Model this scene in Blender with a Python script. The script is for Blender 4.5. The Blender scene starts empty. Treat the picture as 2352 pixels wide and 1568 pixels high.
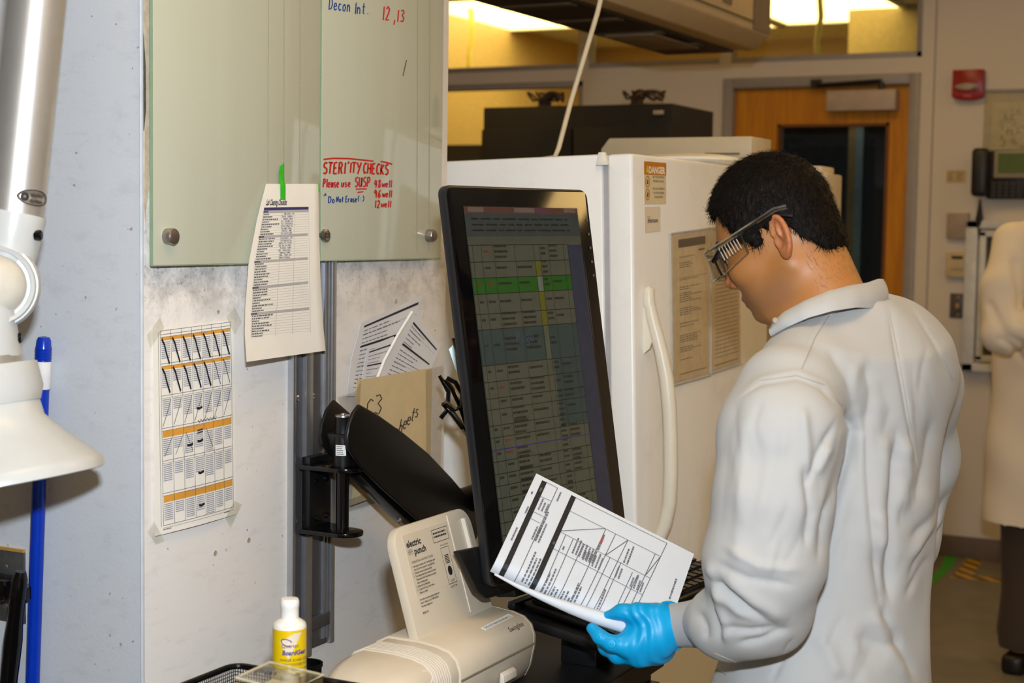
import bpy, bmesh, math, random
import numpy as np
from mathutils import Vector, Matrix
random.seed(7); np.random.seed(7)
SC = bpy.context.scene
COL = SC.collection
# ---------------------------------------------------------------- camera
FPX = 3600.0
YAW, PIT, ROL = math.radians(27), .0735, .015
CAM = Vector((0, 0, 1.5))
_r0 = Vector((math.cos(YAW), math.sin(YAW), 0)); _f0 = Vector((-math.sin(YAW), math.cos(YAW), 0)); _z = Vector((0, 0, 1))
FWD = _f0*math.cos(PIT) - _z*math.sin(PIT); _u0 = _z*math.cos(PIT) + _f0*math.sin(PIT)
RGT = _r0*math.cos(ROL) + _u0*math.sin(ROL); UPV = _u0*math.cos(ROL) - _r0*math.sin(ROL)
cd = bpy.data.cameras.new('camera'); cam = bpy.data.objects.new('camera', cd); COL.objects.link(cam)
cd.sensor_width = 36; cd.lens = 36*FPX/2352; cd.clip_start = .05; cd.clip_end = 60
cam.matrix_world = Matrix(((RGT.x, UPV.x, -FWD.x, CAM.x), (RGT.y, UPV.y, -FWD.y, CAM.y), (RGT.z, UPV.z, -FWD.z, CAM.z), (0, 0, 0, 1)))
cd.dof.use_dof = True; cd.dof.focus_distance = 2.42; cd.dof.aperture_fstop = 6.3
SC.camera = cam
# ---------------------------------------------------------------- world, flash, exposure
wd = bpy.data.worlds.new('world'); SC.world = wd; wd.use_nodes = True
wd.node_tree.nodes['Background'].inputs[0].default_value = (1, .72, .38, 1)
wd.node_tree.nodes['Background'].inputs[1].default_value = .05
SC.view_settings.view_transform = 'Standard'; SC.view_settings.look = 'None'
SC.view_settings.exposure = 0.0; SC.view_settings.gamma = 1; SC.view_settings.use_curve_mapping = False
FLASH_W = 53.0
ld = bpy.data.lights.new('camera_flash', 'AREA'); ld.shape = 'RECTANGLE'; ld.size = .07; ld.size_y = .045
ld.energy = FLASH_W; ld.color = (.82, .91, 1.0)
fl = bpy.data.objects.new('camera_flash', ld); COL.objects.link(fl)
fl.matrix_world = Matrix.Translation(UPV*.20 + RGT*.03 + FWD*.03) @ cam.matrix_world
ROOM_LIGHT = 7.0
AMB = (1.0, .645, .235)

# ---------------------------------------------------------------- pixel helpers (points at true depth on known planes)
def ray(px, py): return RGT*((px-1176)/FPX) - UPV*((py-784)/FPX) + FWD
def onx(px, py, X):
    d = ray(px, py); return CAM + d*((X-CAM.x)/d.x)
def ony(px, py, Y):
    d = ray(px, py); return CAM + d*((Y-CAM.y)/d.y)
def onz(px, py, Z):
    d = ray(px, py); return CAM + d*((Z-CAM.z)/d.z)
def dep(px, py, d): return CAM + ray(px, py)*d
def proj(P):
    v = Vector(P)-CAM; d = v.dot(FWD); return (1176+FPX*v.dot(RGT)/d, 784-FPX*v.dot(UPV)/d, d)

# ---------------------------------------------------------------- colours and materials
def lin(r, g=None, b=None):
    if g is None: r, g, b = r
    f = lambda c: ((c/255)/12.92 if c <= 10.3 else (((c/255)+.055)/1.055)**2.4)
    return (f(r), f(g), f(b))
MATS = {}
class NT:
    def __init__(s, name):
        s.m = bpy.data.materials.new(name); s.m.use_nodes = True; s.t = s.m.node_tree
        s.b = s.t.nodes['Principled BSDF']; s.out = s.t.nodes['Material Output']
    def n(s, typ, **kw):
        x = s.t.nodes.new(typ)
        for k, v in kw.items(): setattr(x, k, v)
        return x
    def l(s, a, b): s.t.links.new(a, b)
    def val(s, sock, v):
        if hasattr(v, 'is_output') or isinstance(v, bpy.types.NodeSocket): s.l(v, sock)
        else: sock.default_value = v
    def math(s, op, a, b=0.0, c=0.0, clamp=False):
        x = s.n('ShaderNodeMath', operation=op, use_clamp=clamp)
        for i, v in enumerate((a, b, c)): s.val(x.inputs[i], v)
        return x.outputs[0]
    def mix(s, fac, a, b):
        x = s.n('ShaderNodeMix', data_type='RGBA'); s.val(x.inputs[0], fac)
        for i, v in ((6, a), (7, b)): s.val(x.inputs[i], v if not isinstance(v, tuple) else (*v, 1))
        return x.outputs[2]
    def noise(s, scale, detail=3, rough=.55, coord=None, dist=0):
        x = s.n('ShaderNodeTexNoise'); x.inputs['Scale'].default_value = scale; x.inputs['Detail'].default_value = detail
        x.inputs['Roughness'].default_value = rough; x.inputs['Distortion'].default_value = dist
        s.l(coord if coord is not None else s.obj(), x.inputs['Vector']); return x.outputs['Fac']
    def obj(s):
        if not hasattr(s, '_o'): s._o = s.n('ShaderNodeTexCoord')
        return s._o.outputs['Object']
    def pos(s):
        if not hasattr(s, '_p'): s._p = s.n('ShaderNodeNewGeometry')
        return s._p.outputs['Position']
    def sep(s, v):
        x = s.n('ShaderNodeSeparateXYZ'); s.l(v, x.inputs[0]); return x.outputs
    def scale(s, v, sc):
        x = s.n('ShaderNodeVectorMath', operation='MULTIPLY'); s.l(v, x.inputs[0]); x.inputs[1].default_value = sc; return x.outputs[0]
    def ramp(s, v, a, b, lo=0.0, hi=1.0):
        x = s.n('ShaderNodeMapRange'); x.interpolation_type = 'SMOOTHSTEP'; s.val(x.inputs[0], v)
        for i, q in enumerate((a, b, lo, hi)): x.inputs[i+1].default_value = q
        return x.outputs[0]
    def bump(s, h, st=.2, d=.001):
        x = s.n('ShaderNodeBump'); x.inputs['Strength'].default_value = st; x.inputs['Distance'].default_value = d
        s.l(h, x.inputs['Height']); s.l(x.outputs[0], s.b.inputs['Normal'])
def pm(name, col, rough=.5, metal=0.0, var=.06, vs=25, bump=0.0, bs=300, coat=0.0, spec=.5, trans=0.0, ior=1.45, sss=0.0, emit=None, es=0.0, aniso=None):
    """a procedural principled material: colour with fine noise variation, optional fine relief"""
    if name in MATS: return MATS[name]
    k = NT(name); b = k.b
    nz = k.noise(vs, 4)
    c = k.mix(k.ramp(nz, .3, .7), tuple(x*(1-var) for x in col), tuple(min(1, x*(1+var)) for x in col))
    k.l(c, b.inputs['Base Color'])
    b.inputs['Roughness'].default_value = rough; b.inputs['Metallic'].default_value = metal
    b.inputs['Specular IOR Level'].default_value = spec; b.inputs['IOR'].default_value = ior
    b.inputs['Coat Weight'].default_value = coat; b.inputs['Coat Roughness'].default_value = .04
    b.inputs['Transmission Weight'].default_value = trans
    if sss: b.inputs['Subsurface Weight'].default_value = sss; b.inputs['Subsurface Radius'].default_value = (.008, .003, .0015); b.inputs['Subsurface Scale'].default_value = .6
    if emit: b.inputs['Emission Color'].default_value = (*emit, 1); b.inputs['Emission Strength'].default_value = es
    if bump:
        cc = k.obj() if aniso is None else k.scale(k.obj(), aniso)
        k.bump(k.noise(bs, 3, coord=cc), bump, .001)
    MATS[name] = k.m; return k.m
def clear(name, tint=(1, 1, 1), fres=.12, rough=.03):
    """thin clear sheet: transparent with a glossy film"""
    if name in MATS: return MATS[name]
    k = NT(name); k.t.nodes.remove(k.b)
    tr = k.n('ShaderNodeBsdfTransparent'); gl = k.n('ShaderNodeBsdfGlossy'); gl.inputs['Roughness'].default_value = rough
    tc = k.mix(k.ramp(k.noise(60), .35, .65), tuple(c*.97 for c in tint), tint); k.l(tc, tr.inputs[0])
    lw = k.n('ShaderNodeLayerWeight'); lw.inputs[0].default_value = .5
    f = k.math('ADD', k.math('MULTIPLY', k.math('POWER', lw.outputs['Facing'], 4.0), .6), fres, clamp=True)
    mx = k.n('ShaderNodeMixShader'); k.l(f, mx.inputs[0]); k.l(tr.outputs[0], mx.inputs[1]); k.l(gl.outputs[0], mx.inputs[2])
    k.l(mx.outputs[0], k.out.inputs[0]); MATS[name] = k.m; return k.m

# ---------------------------------------------------------------- mesh building
class MB:
    def __init__(s): s.v = []; s.f = []
    def add(s, vs, fs, M=None):
        o = len(s.v)
        for p in vs:
            p = Vector(p); s.v.append(M @ p if M is not None else p)
        s.f += [tuple(i+o for i in f) for f in fs]; return s
    def box(s, a, b, M=None):
        x0, y0, z0 = a; x1, y1, z1 = b
        return s.add([(x0,y0,z0),(x1,y0,z0),(x1,y1,z0),(x0,y1,z0),(x0,y0,z1),(x1,y0,z1),(x1,y1,z1),(x0,y1,z1)],
                     [(0,3,2,1),(4,5,6,7),(0,1,5,4),(1,2,6,5),(2,3,7,6),(3,0,4,7)], M)
    def prism(s, poly, z0, z1, M=None):
        n = len(poly); ar = sum(poly[i][0]*poly[(i+1) % n][1]-poly[(i+1) % n][0]*poly[i][1] for i in range(n))
        if ar < 0: poly = poly[::-1]
        return s.add([(x, y, z0) for x, y in poly]+[(x, y, z1) for x, y in poly],
                     [tuple(range(n-1, -1, -1)), tuple(range(n, 2*n))]+[(i, (i+1) % n, n+(i+1) % n, n+i) for i in range(n)], M)
    def lathe(s, prof, n=32, M=None, cap=True):
        vs = []; fs = []; m = len(prof)
        for r, z in prof:
            for i in range(n):
                t = 2*math.pi*i/n; vs.append((r*math.cos(t), r*math.sin(t), z))
        for j in range(m-1):
            for i in range(n):
                a = j*n+i; b = j*n+(i+1) % n; fs.append((a, b, b+n, a+n))
        if cap: fs.append(tuple(range(n-1, -1, -1))); fs.append(tuple(range((m-1)*n, m*n)))
        return s.add(vs, fs, M)
    def tube(s, pts, r, n=10, caps=True):
        pts = [Vector(p) for p in pts]; m = len(pts); rr = r if isinstance(r, (list, tuple)) else [r]*m
        vs = []; fs = []; prev = None
        for i, p in enumerate(pts):
            t = (pts[min(i+1, m-1)]-pts[max(i-1, 0)]).normalized()
            if prev is None:
                a = Vector((0, 0, 1)) if abs(t.z) < .9 else Vector((1, 0, 0)); u = t.cross(a).normalized()
            else: u = (prev - t*prev.dot(t)).normalized()
            prev = u; w = t.cross(u)
            for k in range(n):
                q = 2*math.pi*k/n; vs.append(p+(u*math.cos(q)+w*math.sin(q))*rr[i])
        for i in range(m-1):
            for k in range(n): fs.append((i*n+k, i*n+(k+1) % n, (i+1)*n+(k+1) % n, (i+1)*n+k))
        if caps: fs.append(tuple(range(n-1, -1, -1))); fs.append(tuple(range((m-1)*n, m*n)))
        return s.add(vs, fs)
    def sheet(s, fn, nu, nv, th):
        """solid sheet: fn(u,v,off) -> point; off is along the sheet's own normal"""
        vs = [fn(i/nu, j/nv, 0) for j in range(nv+1) for i in range(nu+1)]
        n1 = len(vs); vs += [fn(i/nu, j/nv, -th) for j in range(nv+1) for i in range(nu+1)]
        fs = []; w = nu+1
        for j in range(nv):
            for i in range(nu):
                a = j*w+i; fs += [(a, a+1, a+1+w, a+w), (n1+a, n1+a+w, n1+a+1+w, n1+a+1)]
        for i in range(nu): fs += [(i, n1+i, n1+i+1, i+1), (nv*w+i, nv*w+i+1, n1+nv*w+i+1, n1+nv*w+i)]
        for j in range(nv): fs += [(j*w, (j+1)*w, n1+(j+1)*w, n1+j*w), (j*w+nu, n1+j*w+nu, n1+(j+1)*w+nu, (j+1)*w+nu)]
        return s.add(vs, fs)
def frame(o, ex, ey, ez=None):
    ex = Vector(ex).normalized(); ey = Vector(ey); ey = (ey-ex*ey.dot(ex)).normalized(); ez = ex.cross(ey) if ez is None else Vector(ez)
    o = Vector(o)
    return Matrix(((ex.x, ey.x, ez.x, o.x), (ex.y, ey.y, ez.y, o.y), (ex.z, ey.z, ez.z, o.z), (0, 0, 0, 1)))
def axis(a, b):
    """matrix whose local z runs from a towards b"""
    a = Vector(a); d = (Vector(b)-a).normalized(); h = Vector((1, 0, 0)) if abs(d.x) < .8 else Vector((0, 1, 0))
    ex = (h-d*h.dot(d)).normalized(); return frame(a, ex, d.cross(ex))
ORG = {}
def _link(name, me, mat, parent, label, cat, group, kind, org=None):
    o = bpy.data.objects.new(name, me); COL.objects.link(o)
    if mat is not None: me.materials.append(mat)
    if parent is not None:
        off = ORG[parent.name]; o.parent = parent
        if parent.type != 'EMPTY' or True: ORG[o.name] = off
    else:
        if org is None:
            co = np.empty(len(me.vertices)*3); me.vertices.foreach_get('co', co); co = co.reshape(-1, 3)
            off = Vector(((co[:, 0].min()+co[:, 0].max())/2, (co[:, 1].min()+co[:, 1].max())/2, co[:, 2].min()))
        else: off = Vector(org)
        o.location = off; ORG[o.name] = off
    me.transform(Matrix.Translation(-off))
    tag(o, label, cat, group, kind); return o
def tag(o, label=None, cat=None, group=None, kind=None):
    for k, v in (('label', label), ('category', cat), ('group', group), ('kind', kind)):
        if v: o[k] = v
    return o
def thing(name, loc, label, cat, group=None, kind=None):
    o = bpy.data.objects.new(name, None); COL.objects.link(o); o.location = loc; o.empty_display_size = .05; ORG[o.name] = Vector(loc)
    return tag(o, label, cat, group, kind)
def mk(name, mb, mat, parent=None, label=None, cat=None, group=None, kind=None, bevel=0.0, seg=2, smooth=None, angle=40, weld=False):
    me = bpy.data.meshes.new(name); me.from_pydata([tuple(v) for v in mb.v], [], mb.f)
    if bevel or weld:
        bm = bmesh.new(); bm.from_mesh(me)
        if weld: bmesh.ops.remove_doubles(bm, verts=bm.verts, dist=1e-5)
        if bevel:
            es = [e for e in bm.edges if len(e.link_faces) == 2 and e.calc_face_angle(0) > math.radians(35)]
            bmesh.ops.bevel(bm, geom=es, offset=bevel, segments=seg, profile=.5, affect='EDGES', clamp_overlap=True)
        bm.to_mesh(me); bm.free()
    if smooth is None: smooth = True
    if smooth:
        me.shade_smooth()
        try: me.set_sharp_from_angle(angle=math.radians(angle))
        except Exception: pass
    return _link(name, me, mat, parent, label, cat, group, kind)
# -------- flat print: ribbons, bars and lettering laid on a surface function fn(u,v,off) or a Matrix
def ribbon(mb, pts, w, fn, off):
    """pen stroke of width w through 2-D pts, mapped by fn"""
    n = len(pts)
    if n < 2: return
    vs = []
    for i in range(n):
        a = pts[max(i-1, 0)]; b = pts[min(i+1, n-1)]; dx, dy = b[0]-a[0], b[1]-a[1]; L = math.hypot(dx, dy) or 1
        nx, ny = -dy/L*w/2, dx/L*w/2
        vs += [fn(pts[i][0]+nx, pts[i][1]+ny, off), fn(pts[i][0]-nx, pts[i][1]-ny, off)]
    mb.add(vs, [(2*i, 2*i+1, 2*i+3, 2*i+2) for i in range(n-1)])
def bar(mb, u0, v0, u1, v1, fn, off, n=1):
    for k in range(n):
        a = u0+(u1-u0)*k/n; b = u0+(u1-u0)*(k+1)/n
        mb.add([fn(a, v0, off), fn(b, v0, off), fn(b, v1, off), fn(a, v1, off)], [(0, 1, 2, 3)])
def textlines(mb, u0, v0, u1, v1, n, fn, off, fill=.75, h=.5, rag=.4, words=True):
    """n rows of tiny words between v0 (top) and v1 (bottom)"""
    for i in range(n):
        vt = v0+(v1-v0)*i/n; vb = vt+(v1-v0)/n*h; end = u1-(u1-u0)*random.random()*rag; u = u0
        while u < end-1e-6:
            w = (u1-u0)*(.04+.1*random.random()); bar(mb, u, vt, min(end, u+w), vb, fn, off); u += w+(u1-u0)*.025
def plane_fn(M): return lambda u, v, off: M @ Vector((u, v, off))
def letters(name, body, size, M, mat, parent, align='LEFT', shear=0.0, xs=1.0, space=1.0, bold=0.0, off=.0006, fn=None):
    cu = bpy.data.curves.new(name, 'FONT'); cu.body = body; cu.size = size; cu.align_x = align; cu.shear = shear; cu.space_character = space; cu.offset = bold
    cu.resolution_u = 2
    t = bpy.data.objects.new(name+'_tmp', cu); COL.objects.link(t); bpy.context.view_layer.update()
    me = bpy.data.meshes.new_from_object(t.evaluated_get(bpy.context.evaluated_depsgraph_get())); bpy.data.objects.remove(t)
    me.name = name
    me.materials.clear()
    if fn is not None:
        for v in me.vertices: v.co = fn(v.co.x*xs, v.co.y, off)
    else: me.transform(M @ Matrix.Translation((0, 0, off)) @ Matrix.Diagonal((xs, 1, 1, 1)))
    return _link(name, me, mat, parent, None, None, None, None)
# hand-printed stroke font (unit box, baseline 0, cap height 1)
SF = {'S': [[(.8,.9),(.5,1),(.2,.88),(.2,.62),(.75,.45),(.8,.15),(.5,0),(.15,.1)]], 'T': [[(0,1),(.9,.97)],[(.45,.98),(.42,0)]], 'E': [[(.75,1),(.15,.96),(.15,0),(.8,.03)],[(.15,.5),(.65,.53)]],
 'R': [[(.15,0),(.15,1),(.6,.98),(.75,.75),(.55,.52),(.15,.48)],[(.45,.5),(.8,0)]], 'L': [[(.2,1),(.15,0),(.7,.03)]], 'I': [[(.4,1),(.4,0)]], 'Y': [[(.05,1),(.42,.5)],[(.85,1),(.3,-.1)]],
 'C': [[(.8,.88),(.5,1),(.2,.75),(.18,.3),(.45,0),(.8,.12)]], 'H': [[(.1,1),(.1,0)],[(.75,1),(.75,0)],[(.1,.5),(.75,.5)]], 'K': [[(.15,1),(.15,0)],[(.75,.95),(.15,.45),(.8,0)]],
 'U': [[(.12,1),(.12,.25),(.4,0),(.7,.2),(.72,1)],[(.72,.9),(.74,0)]], 'P': [[(.15,0),(.15,1),(.6,.97),(.75,.7),(.5,.45),(.15,.45)]], 'D': [[(.15,1),(.15,0),(.6,.1),(.8,.5),(.6,.92),(.1,1)]],
 'N': [[(.1,0),(.1,1),(.7,0),(.72,1)]], 'O': [[(.5,1),(.15,.8),(.12,.25),(.45,0),(.8,.25),(.8,.75),(.5,1)]], 'F': [[(.75,1),(.15,1),(.15,0)],[(.15,.5),(.6,.5)]],
 'a': [[(.65,.5),(.3,.6),(.12,.25),(.35,0),(.65,.2),(.66,.55),(.7,0)]], 'c': [[(.65,.5),(.3,.6),(.12,.25),(.4,0),(.7,.12)]], 'e': [[(.12,.3),(.65,.35),(.5,.6),(.2,.55),(.12,.2),(.4,0),(.7,.12)]],
 'l': [[(.3,1),(.3,.1),(.45,0)]], 's': [[(.6,.55),(.25,.58),(.2,.38),(.6,.25),(.55,.02),(.12,.04)]], 'u': [[(.12,.6),(.15,.1),(.4,0),(.62,.2),(.65,.6),(.7,0)]], 'w': [[(.05,.6),(.2,0),(.4,.45),(.6,0),(.8,.6)]],
 'o': [[(.4,.6),(.12,.4),(.2,.05),(.5,0),(.68,.3),(.4,.6)]], 't': [[(.35,.95),(.33,.1),(.55,0)],[(.1,.62),(.62,.64)]], 'r': [[(.15,.6),(.18,0)],[(.17,.4),(.4,.58),(.62,.5)]], 'n': [[(.12,.6),(.14,0)],[(.14,.4),(.4,.6),(.6,.4),(.62,0)]],
 'h': [[(.15,1),(.13,0)],[(.14,.4),(.4,.6),(.6,.4),(.62,0)]], 'i': [[(.3,.6),(.3,0)],[(.3,.8),(.32,.84)]],
 '1': [[(.3,1),(.3,0)]], '2': [[(.15,.8),(.4,1),(.7,.8),(.6,.5),(.15,0),(.75,.02)]], '3': [[(.15,.92),(.5,1),(.7,.78),(.4,.55),(.75,.3),(.55,0),(.15,.08)]], '4': [[(.25,1),(.1,.45),(.7,.45)],[(.6,.95),(.55,0)]],
 '8': [[(.65,.85),(.4,1),(.18,.8),(.7,.3),(.45,0),(.15,.2),(.68,.85)]], '9': [[(.7,.75),(.4,1),(.15,.75),(.4,.52),(.7,.75),(.66,0)]], '6': [[(.62,.98),(.2,.5),(.2,.12),(.5,0),(.7,.25),(.5,.48),(.2,.3)]], ',': [[(.3,.15),(.2,-.25)]], '.': [[(.3,.06),(.36,.0)]],
 '(': [[(.5,1.0),(.25,.6),(.25,.3),(.5,-.05)]], ')': [[(.3,1.0),(.55,.6),(.55,.25),(.3,-.05)]], ':': [[(.3,.62),(.32,.68)],[(.3,.2),(.32,.26)]], ' ': [], "'": [[(.4,1.1),(.35,.85)]], '^': [[(.0,.55),(.5,1)],[(.2,1.0),(.5,1),(.55,.6)]]}
def hand(mb, s, x, y, h, w, fn, off, W=None, slant=0.08, drop=0.0):
    """hand lettering, cap height h, stroke width w, squeezed to the total width W; drop = baseline fall over the string"""
    adv = [(.5 if ch in "lI1i:,.'( )" else .85 if ch.islower() else .95) for ch in s]; tot = sum(adv)
    k = (W/tot) if W else h*.8; cx = 0
    for ch, a in zip(s, adv):
        for st in SF.get(ch, []):
            pts = []
            for q in range(len(st)-1):
                for t in (0, 1/3, 2/3): pts.append((st[q][0]*(1-t)+st[q+1][0]*t, st[q][1]*(1-t)+st[q+1][1]*t))
            pts.append(st[-1]); sx = .92 if a > .6 else .8
            ribbon(mb, [(x+(cx+px*sx)*k+slant*py*h, y+py*h-drop*cx/tot) for px, py in pts], w, fn, off)
        cx += a
INK = pm('black_print', (.012, .012, .014), .6, var=.2)
PAPER = pm('white_paper', lin(246, 242, 234), .75, var=.02, vs=12, bump=.03, bs=150)
WX = -1.45            # plane of the wall that carries the glass boards
YB = 7.346            # far wall
DZ = .84              # black cabinet top
# ================================================================ the setting
XL, XR, YF, CZ = -5.2, 3.2, -2.6, 2.9
def wall_paint(name, col, stains=0):
    k = NT(name); n1 = k.noise(1.7, 4, coord=k.pos()); n2 = k.noise(60, 3, coord=k.pos())
    c = k.mix(k.ramp(n1, .3, .7), tuple(x*.96 for x in col), col)
    if stains:
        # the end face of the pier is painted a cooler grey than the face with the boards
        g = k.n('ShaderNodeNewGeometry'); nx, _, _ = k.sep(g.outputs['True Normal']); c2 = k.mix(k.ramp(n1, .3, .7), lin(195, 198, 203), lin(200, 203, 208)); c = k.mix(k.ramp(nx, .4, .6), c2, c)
        x, y, z = k.sep(k.pos())
        sm = k.noise(17, 6, .7, coord=k.pos(), dist=.15); fine = k.noise(160, 3, .7, coord=k.pos())
        st = k.ramp(k.noise(22, 5, .7, coord=k.scale(k.pos(), (1, .7, 2.2)), dist=.4), .5, .72)
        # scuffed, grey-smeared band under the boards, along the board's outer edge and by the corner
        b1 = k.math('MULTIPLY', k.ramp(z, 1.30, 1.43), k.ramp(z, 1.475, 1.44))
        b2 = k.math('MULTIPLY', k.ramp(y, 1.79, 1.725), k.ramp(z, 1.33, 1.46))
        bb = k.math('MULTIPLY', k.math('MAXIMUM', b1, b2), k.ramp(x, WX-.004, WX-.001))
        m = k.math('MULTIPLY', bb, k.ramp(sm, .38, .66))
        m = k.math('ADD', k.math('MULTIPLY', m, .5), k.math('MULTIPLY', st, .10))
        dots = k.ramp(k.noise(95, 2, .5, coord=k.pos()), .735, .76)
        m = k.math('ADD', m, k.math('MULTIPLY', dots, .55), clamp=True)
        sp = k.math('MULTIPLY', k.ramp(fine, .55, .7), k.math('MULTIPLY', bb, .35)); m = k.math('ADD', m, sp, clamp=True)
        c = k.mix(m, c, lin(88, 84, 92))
    k.l(c, k.b.inputs['Base Color']); k.b.inputs['Roughness'].default_value = .45
    k.bump(k.noise(170, 4, .6, coord=k.pos()), .25, .0012); return k.m
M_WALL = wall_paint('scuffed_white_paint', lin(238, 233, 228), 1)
M_PAINT = wall_paint('cream_wall_paint', lin(214, 203, 190))
M_NEXT = wall_paint('next_room_paint', lin(216, 186, 128))
M_FLOOR = pm('speckled_vinyl_floor', lin(118, 111, 98), .42, var=.10, vs=9, bump=.05, bs=120)
M_CEIL = pm('white_ceiling_tile', lin(232, 228, 220), .8, var=.04, vs=180, bump=.2, bs=250)
M_TRIM = pm('grey_metal_frame', lin(150, 142, 140), .4, var=.04)
M_WOOD = None
def wood():
    k = NT('honey_oak_veneer'); v = k.scale(k.obj(), (7, 7, .55)); g = k.noise(5, 6, .6, coord=v, dist=.7); f = k.noise(90, 3, coord=k.scale(k.obj(), (1, 1, .03)))
    c = k.mix(k.ramp(g, .3, .72), lin(210, 138, 6), lin(184, 114, 3)); c = k.mix(k.math('MULTIPLY', k.ramp(f, .5, .75), .3), c, lin(140, 80, 4))
    k.l(c, k.b.inputs['Base Color']); k.b.inputs['Roughness'].default_value = .38; k.bump(f, .1, .0006); return k.m
M_WOOD = wood()
def st(name, mb, mat, **kw): return mk(name, mb, mat, kind='structure', **kw)
st('floor', MB().box((XL-.1, YF-.1, -.08), (XR+.1, YB+4.4, 0)), M_FLOOR)
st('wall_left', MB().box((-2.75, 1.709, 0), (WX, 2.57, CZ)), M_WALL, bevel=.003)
st('wall_far_left', MB().box((XL-.1, YF, 0), (XL, YB, CZ)), M_PAINT)
st('wall_right', MB().box((XR, YF, 0), (XR+.1, YB, CZ)), M_PAINT)
st('wall_front', MB().box((XL, YF-.1, 0), (XR, YF, CZ)), M_PAINT)
# ceiling: tiles in a grid of tees
cl = st('ceiling', MB().box((XL-.1, YF-.1, CZ+.012), (XR+.1, YB+.12, CZ+.1)), M_CEIL)
tb = MB()
for i in range(14):
    x = XL+.6*i+.2; tb.box((x-.012, YF, CZ), (x+.012, YB, CZ+.012))
for j in range(17): y = YF+.6*j+.2; tb.box((XL, y-.012, CZ), (XR, y+.012, CZ+.012))
mk('ceiling_tee_grid', tb, pm('white_tee', lin(225, 222, 214), .5), cl, smooth=False)
# far wall with its openings
W = MB(); T = .12
DX0, DX1, DT = -2.603, -1.648, 2.232; CB, CT = 2.305, 2.78; LX = -3.36
W.box((XL, YB, 0), (LX, YB+T, 1.05)).box((XL, YB, 2.243), (LX, YB+T, CB))
W.box((LX, YB, 0), (DX0, YB+T, CB)).box((DX0, YB, DT), (DX1, YB+T, CB)).box((DX1, YB, 0), (XR, YB+T, CZ)).box((XL, YB, CT), (DX1, YB+T, CZ))
wb = st('wall_back', W, M_PAINT, smooth=False)
mk('wall_joint', MB().box((-1.590, YB-.003, 0), (-1.584, YB, CZ)), M_TRIM, wb)
st('baseboard_back', MB().box((DX1+.05, YB-.012, 0), (XR, YB, .10)), pm('brown_vinyl_base', lin(112, 96, 88), .5), bevel=.003)
GLASS = clear('window_glass', (.97, .99, .96), .02, .01)
def window(name, x0, x1, z0, z1, mull, nz=0):
    e = thing(name, (x0, YB, z0), 'glazed window strip in the far wall', None, kind='structure'); del e['label']
    b = .028
    for a, c in (((x0, z0), (x1, z0+b)), ((x0, z1-b), (x1, z1)), ((x0, z0), (x0+b, z1)), ((x1-b, z0), (x1, z1))):
        mk('window_frame', MB().box((a[0], YB+.01, a[1]), (c[0], YB+.09, c[1])), M_TRIM, e, bevel=.003)
    for m in mull: mk('mullion', MB().box((m-.03, YB-.002, z0), (m+.03, YB+.09, z1)), M_PAINT, e, bevel=.003)
    xs = [x0]+mull+[x1]
    for i in range(len(xs)-1): mk('pane', MB().box((xs[i]+b, YB+.05, z0+b), (xs[i+1]-b, YB+.056, z1-b)), GLASS, e)
window('window_1', XL, DX1, CB, CT, [LX, -2.60])
window('window_2', XL, LX, 1.05, 2.243, [-4.4])
# the room beyond
st('wall_beyond_back', MB().box((XL, YB+4.2, 0), (.6, YB+4.3, CZ+.2)), M_NEXT)
st('wall_beyond_right', MB().box((.5, YB+T, 0), (.6, YB+4.2, CZ+.2)), M_NEXT)
st('wall_beyond_left', MB().box((XL-.1, YB+T, 0), (XL, YB+4.2, CZ+.2)), M_NEXT)
st('wall_beyond_pier', MB().box((-2.7, YB+2.6, 0), (-2.2, YB+4.2, CZ+.2)), pm('ochre_paint', lin(170, 148, 98), .6))
st('ceiling_beyond', MB().box((XL-.1, YB+T, CZ+.02), (.6, YB+4.3, CZ+.1)), M_CEIL)
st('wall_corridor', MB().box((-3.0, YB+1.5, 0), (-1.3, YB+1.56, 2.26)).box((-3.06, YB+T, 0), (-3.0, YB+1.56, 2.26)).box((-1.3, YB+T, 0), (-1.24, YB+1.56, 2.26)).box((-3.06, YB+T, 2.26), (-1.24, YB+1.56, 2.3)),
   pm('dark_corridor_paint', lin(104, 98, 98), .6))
CORR = 1
# ceiling lamps: the sources of the room's yellow light
def ceiling_light(x, y, w, d, z, s, label, grp, col=AMB):
    e = thing('ceiling_light', (x, y, z-.03), label, 'ceiling light', grp)
    f = MB(); t = .03
    for a, b in (((x-w/2, y-d/2), (x+w/2, y-d/2+t)), ((x-w/2, y+d/2-t), (x+w/2, y+d/2)), ((x-w/2, y-d/2), (x-w/2+t, y+d/2)), ((x+w/2-t, y-d/2), (x+w/2, y+d/2))): f.box((a[0], a[1], z-.03), (b[0], b[1], z))
    mk('lamp_frame', f, pm('white_tee', lin(225, 222, 214), .5), e)
    key = 'lamp_glow_%s' % grp[:6]
    if key not in MATS:
        k = NT(key); em = k.n('ShaderNodeEmission'); k.t.nodes.remove(k.b)
        k.l(k.mix(k.ramp(k.noise(30), .3, .7), tuple(q*.96 for q in col), col), em.inputs[0]); em.inputs[1].default_value = s; k.l(em.outputs[0], k.out.inputs[0]); MATS[key] = k.m
    mk('diffuser', MB().box((x-w/2+t, y-d/2+t, z-.02), (x+w/2-t, y+d/2-t, z-.004)), MATS[key], e)
for nm, x, y in (('over the black cabinet', -.5, 1.3), ('over the standing man', .3, 3.6), ('near the far door', -1.6, 5.6), ('by the right-hand wall', 2.0, 1.5), ('behind the photographer', .3, -1.2), ('in front of the far-left window', -3.6, 5.0), ('over the second coat wearer', .8, 5.8)):
    ceiling_light(x, y, .6, 1.2, CZ, ROOM_LIGHT, 'flat yellow-white ceiling lamp panel '+nm, 'lamp panels in the lab ceiling')
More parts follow.
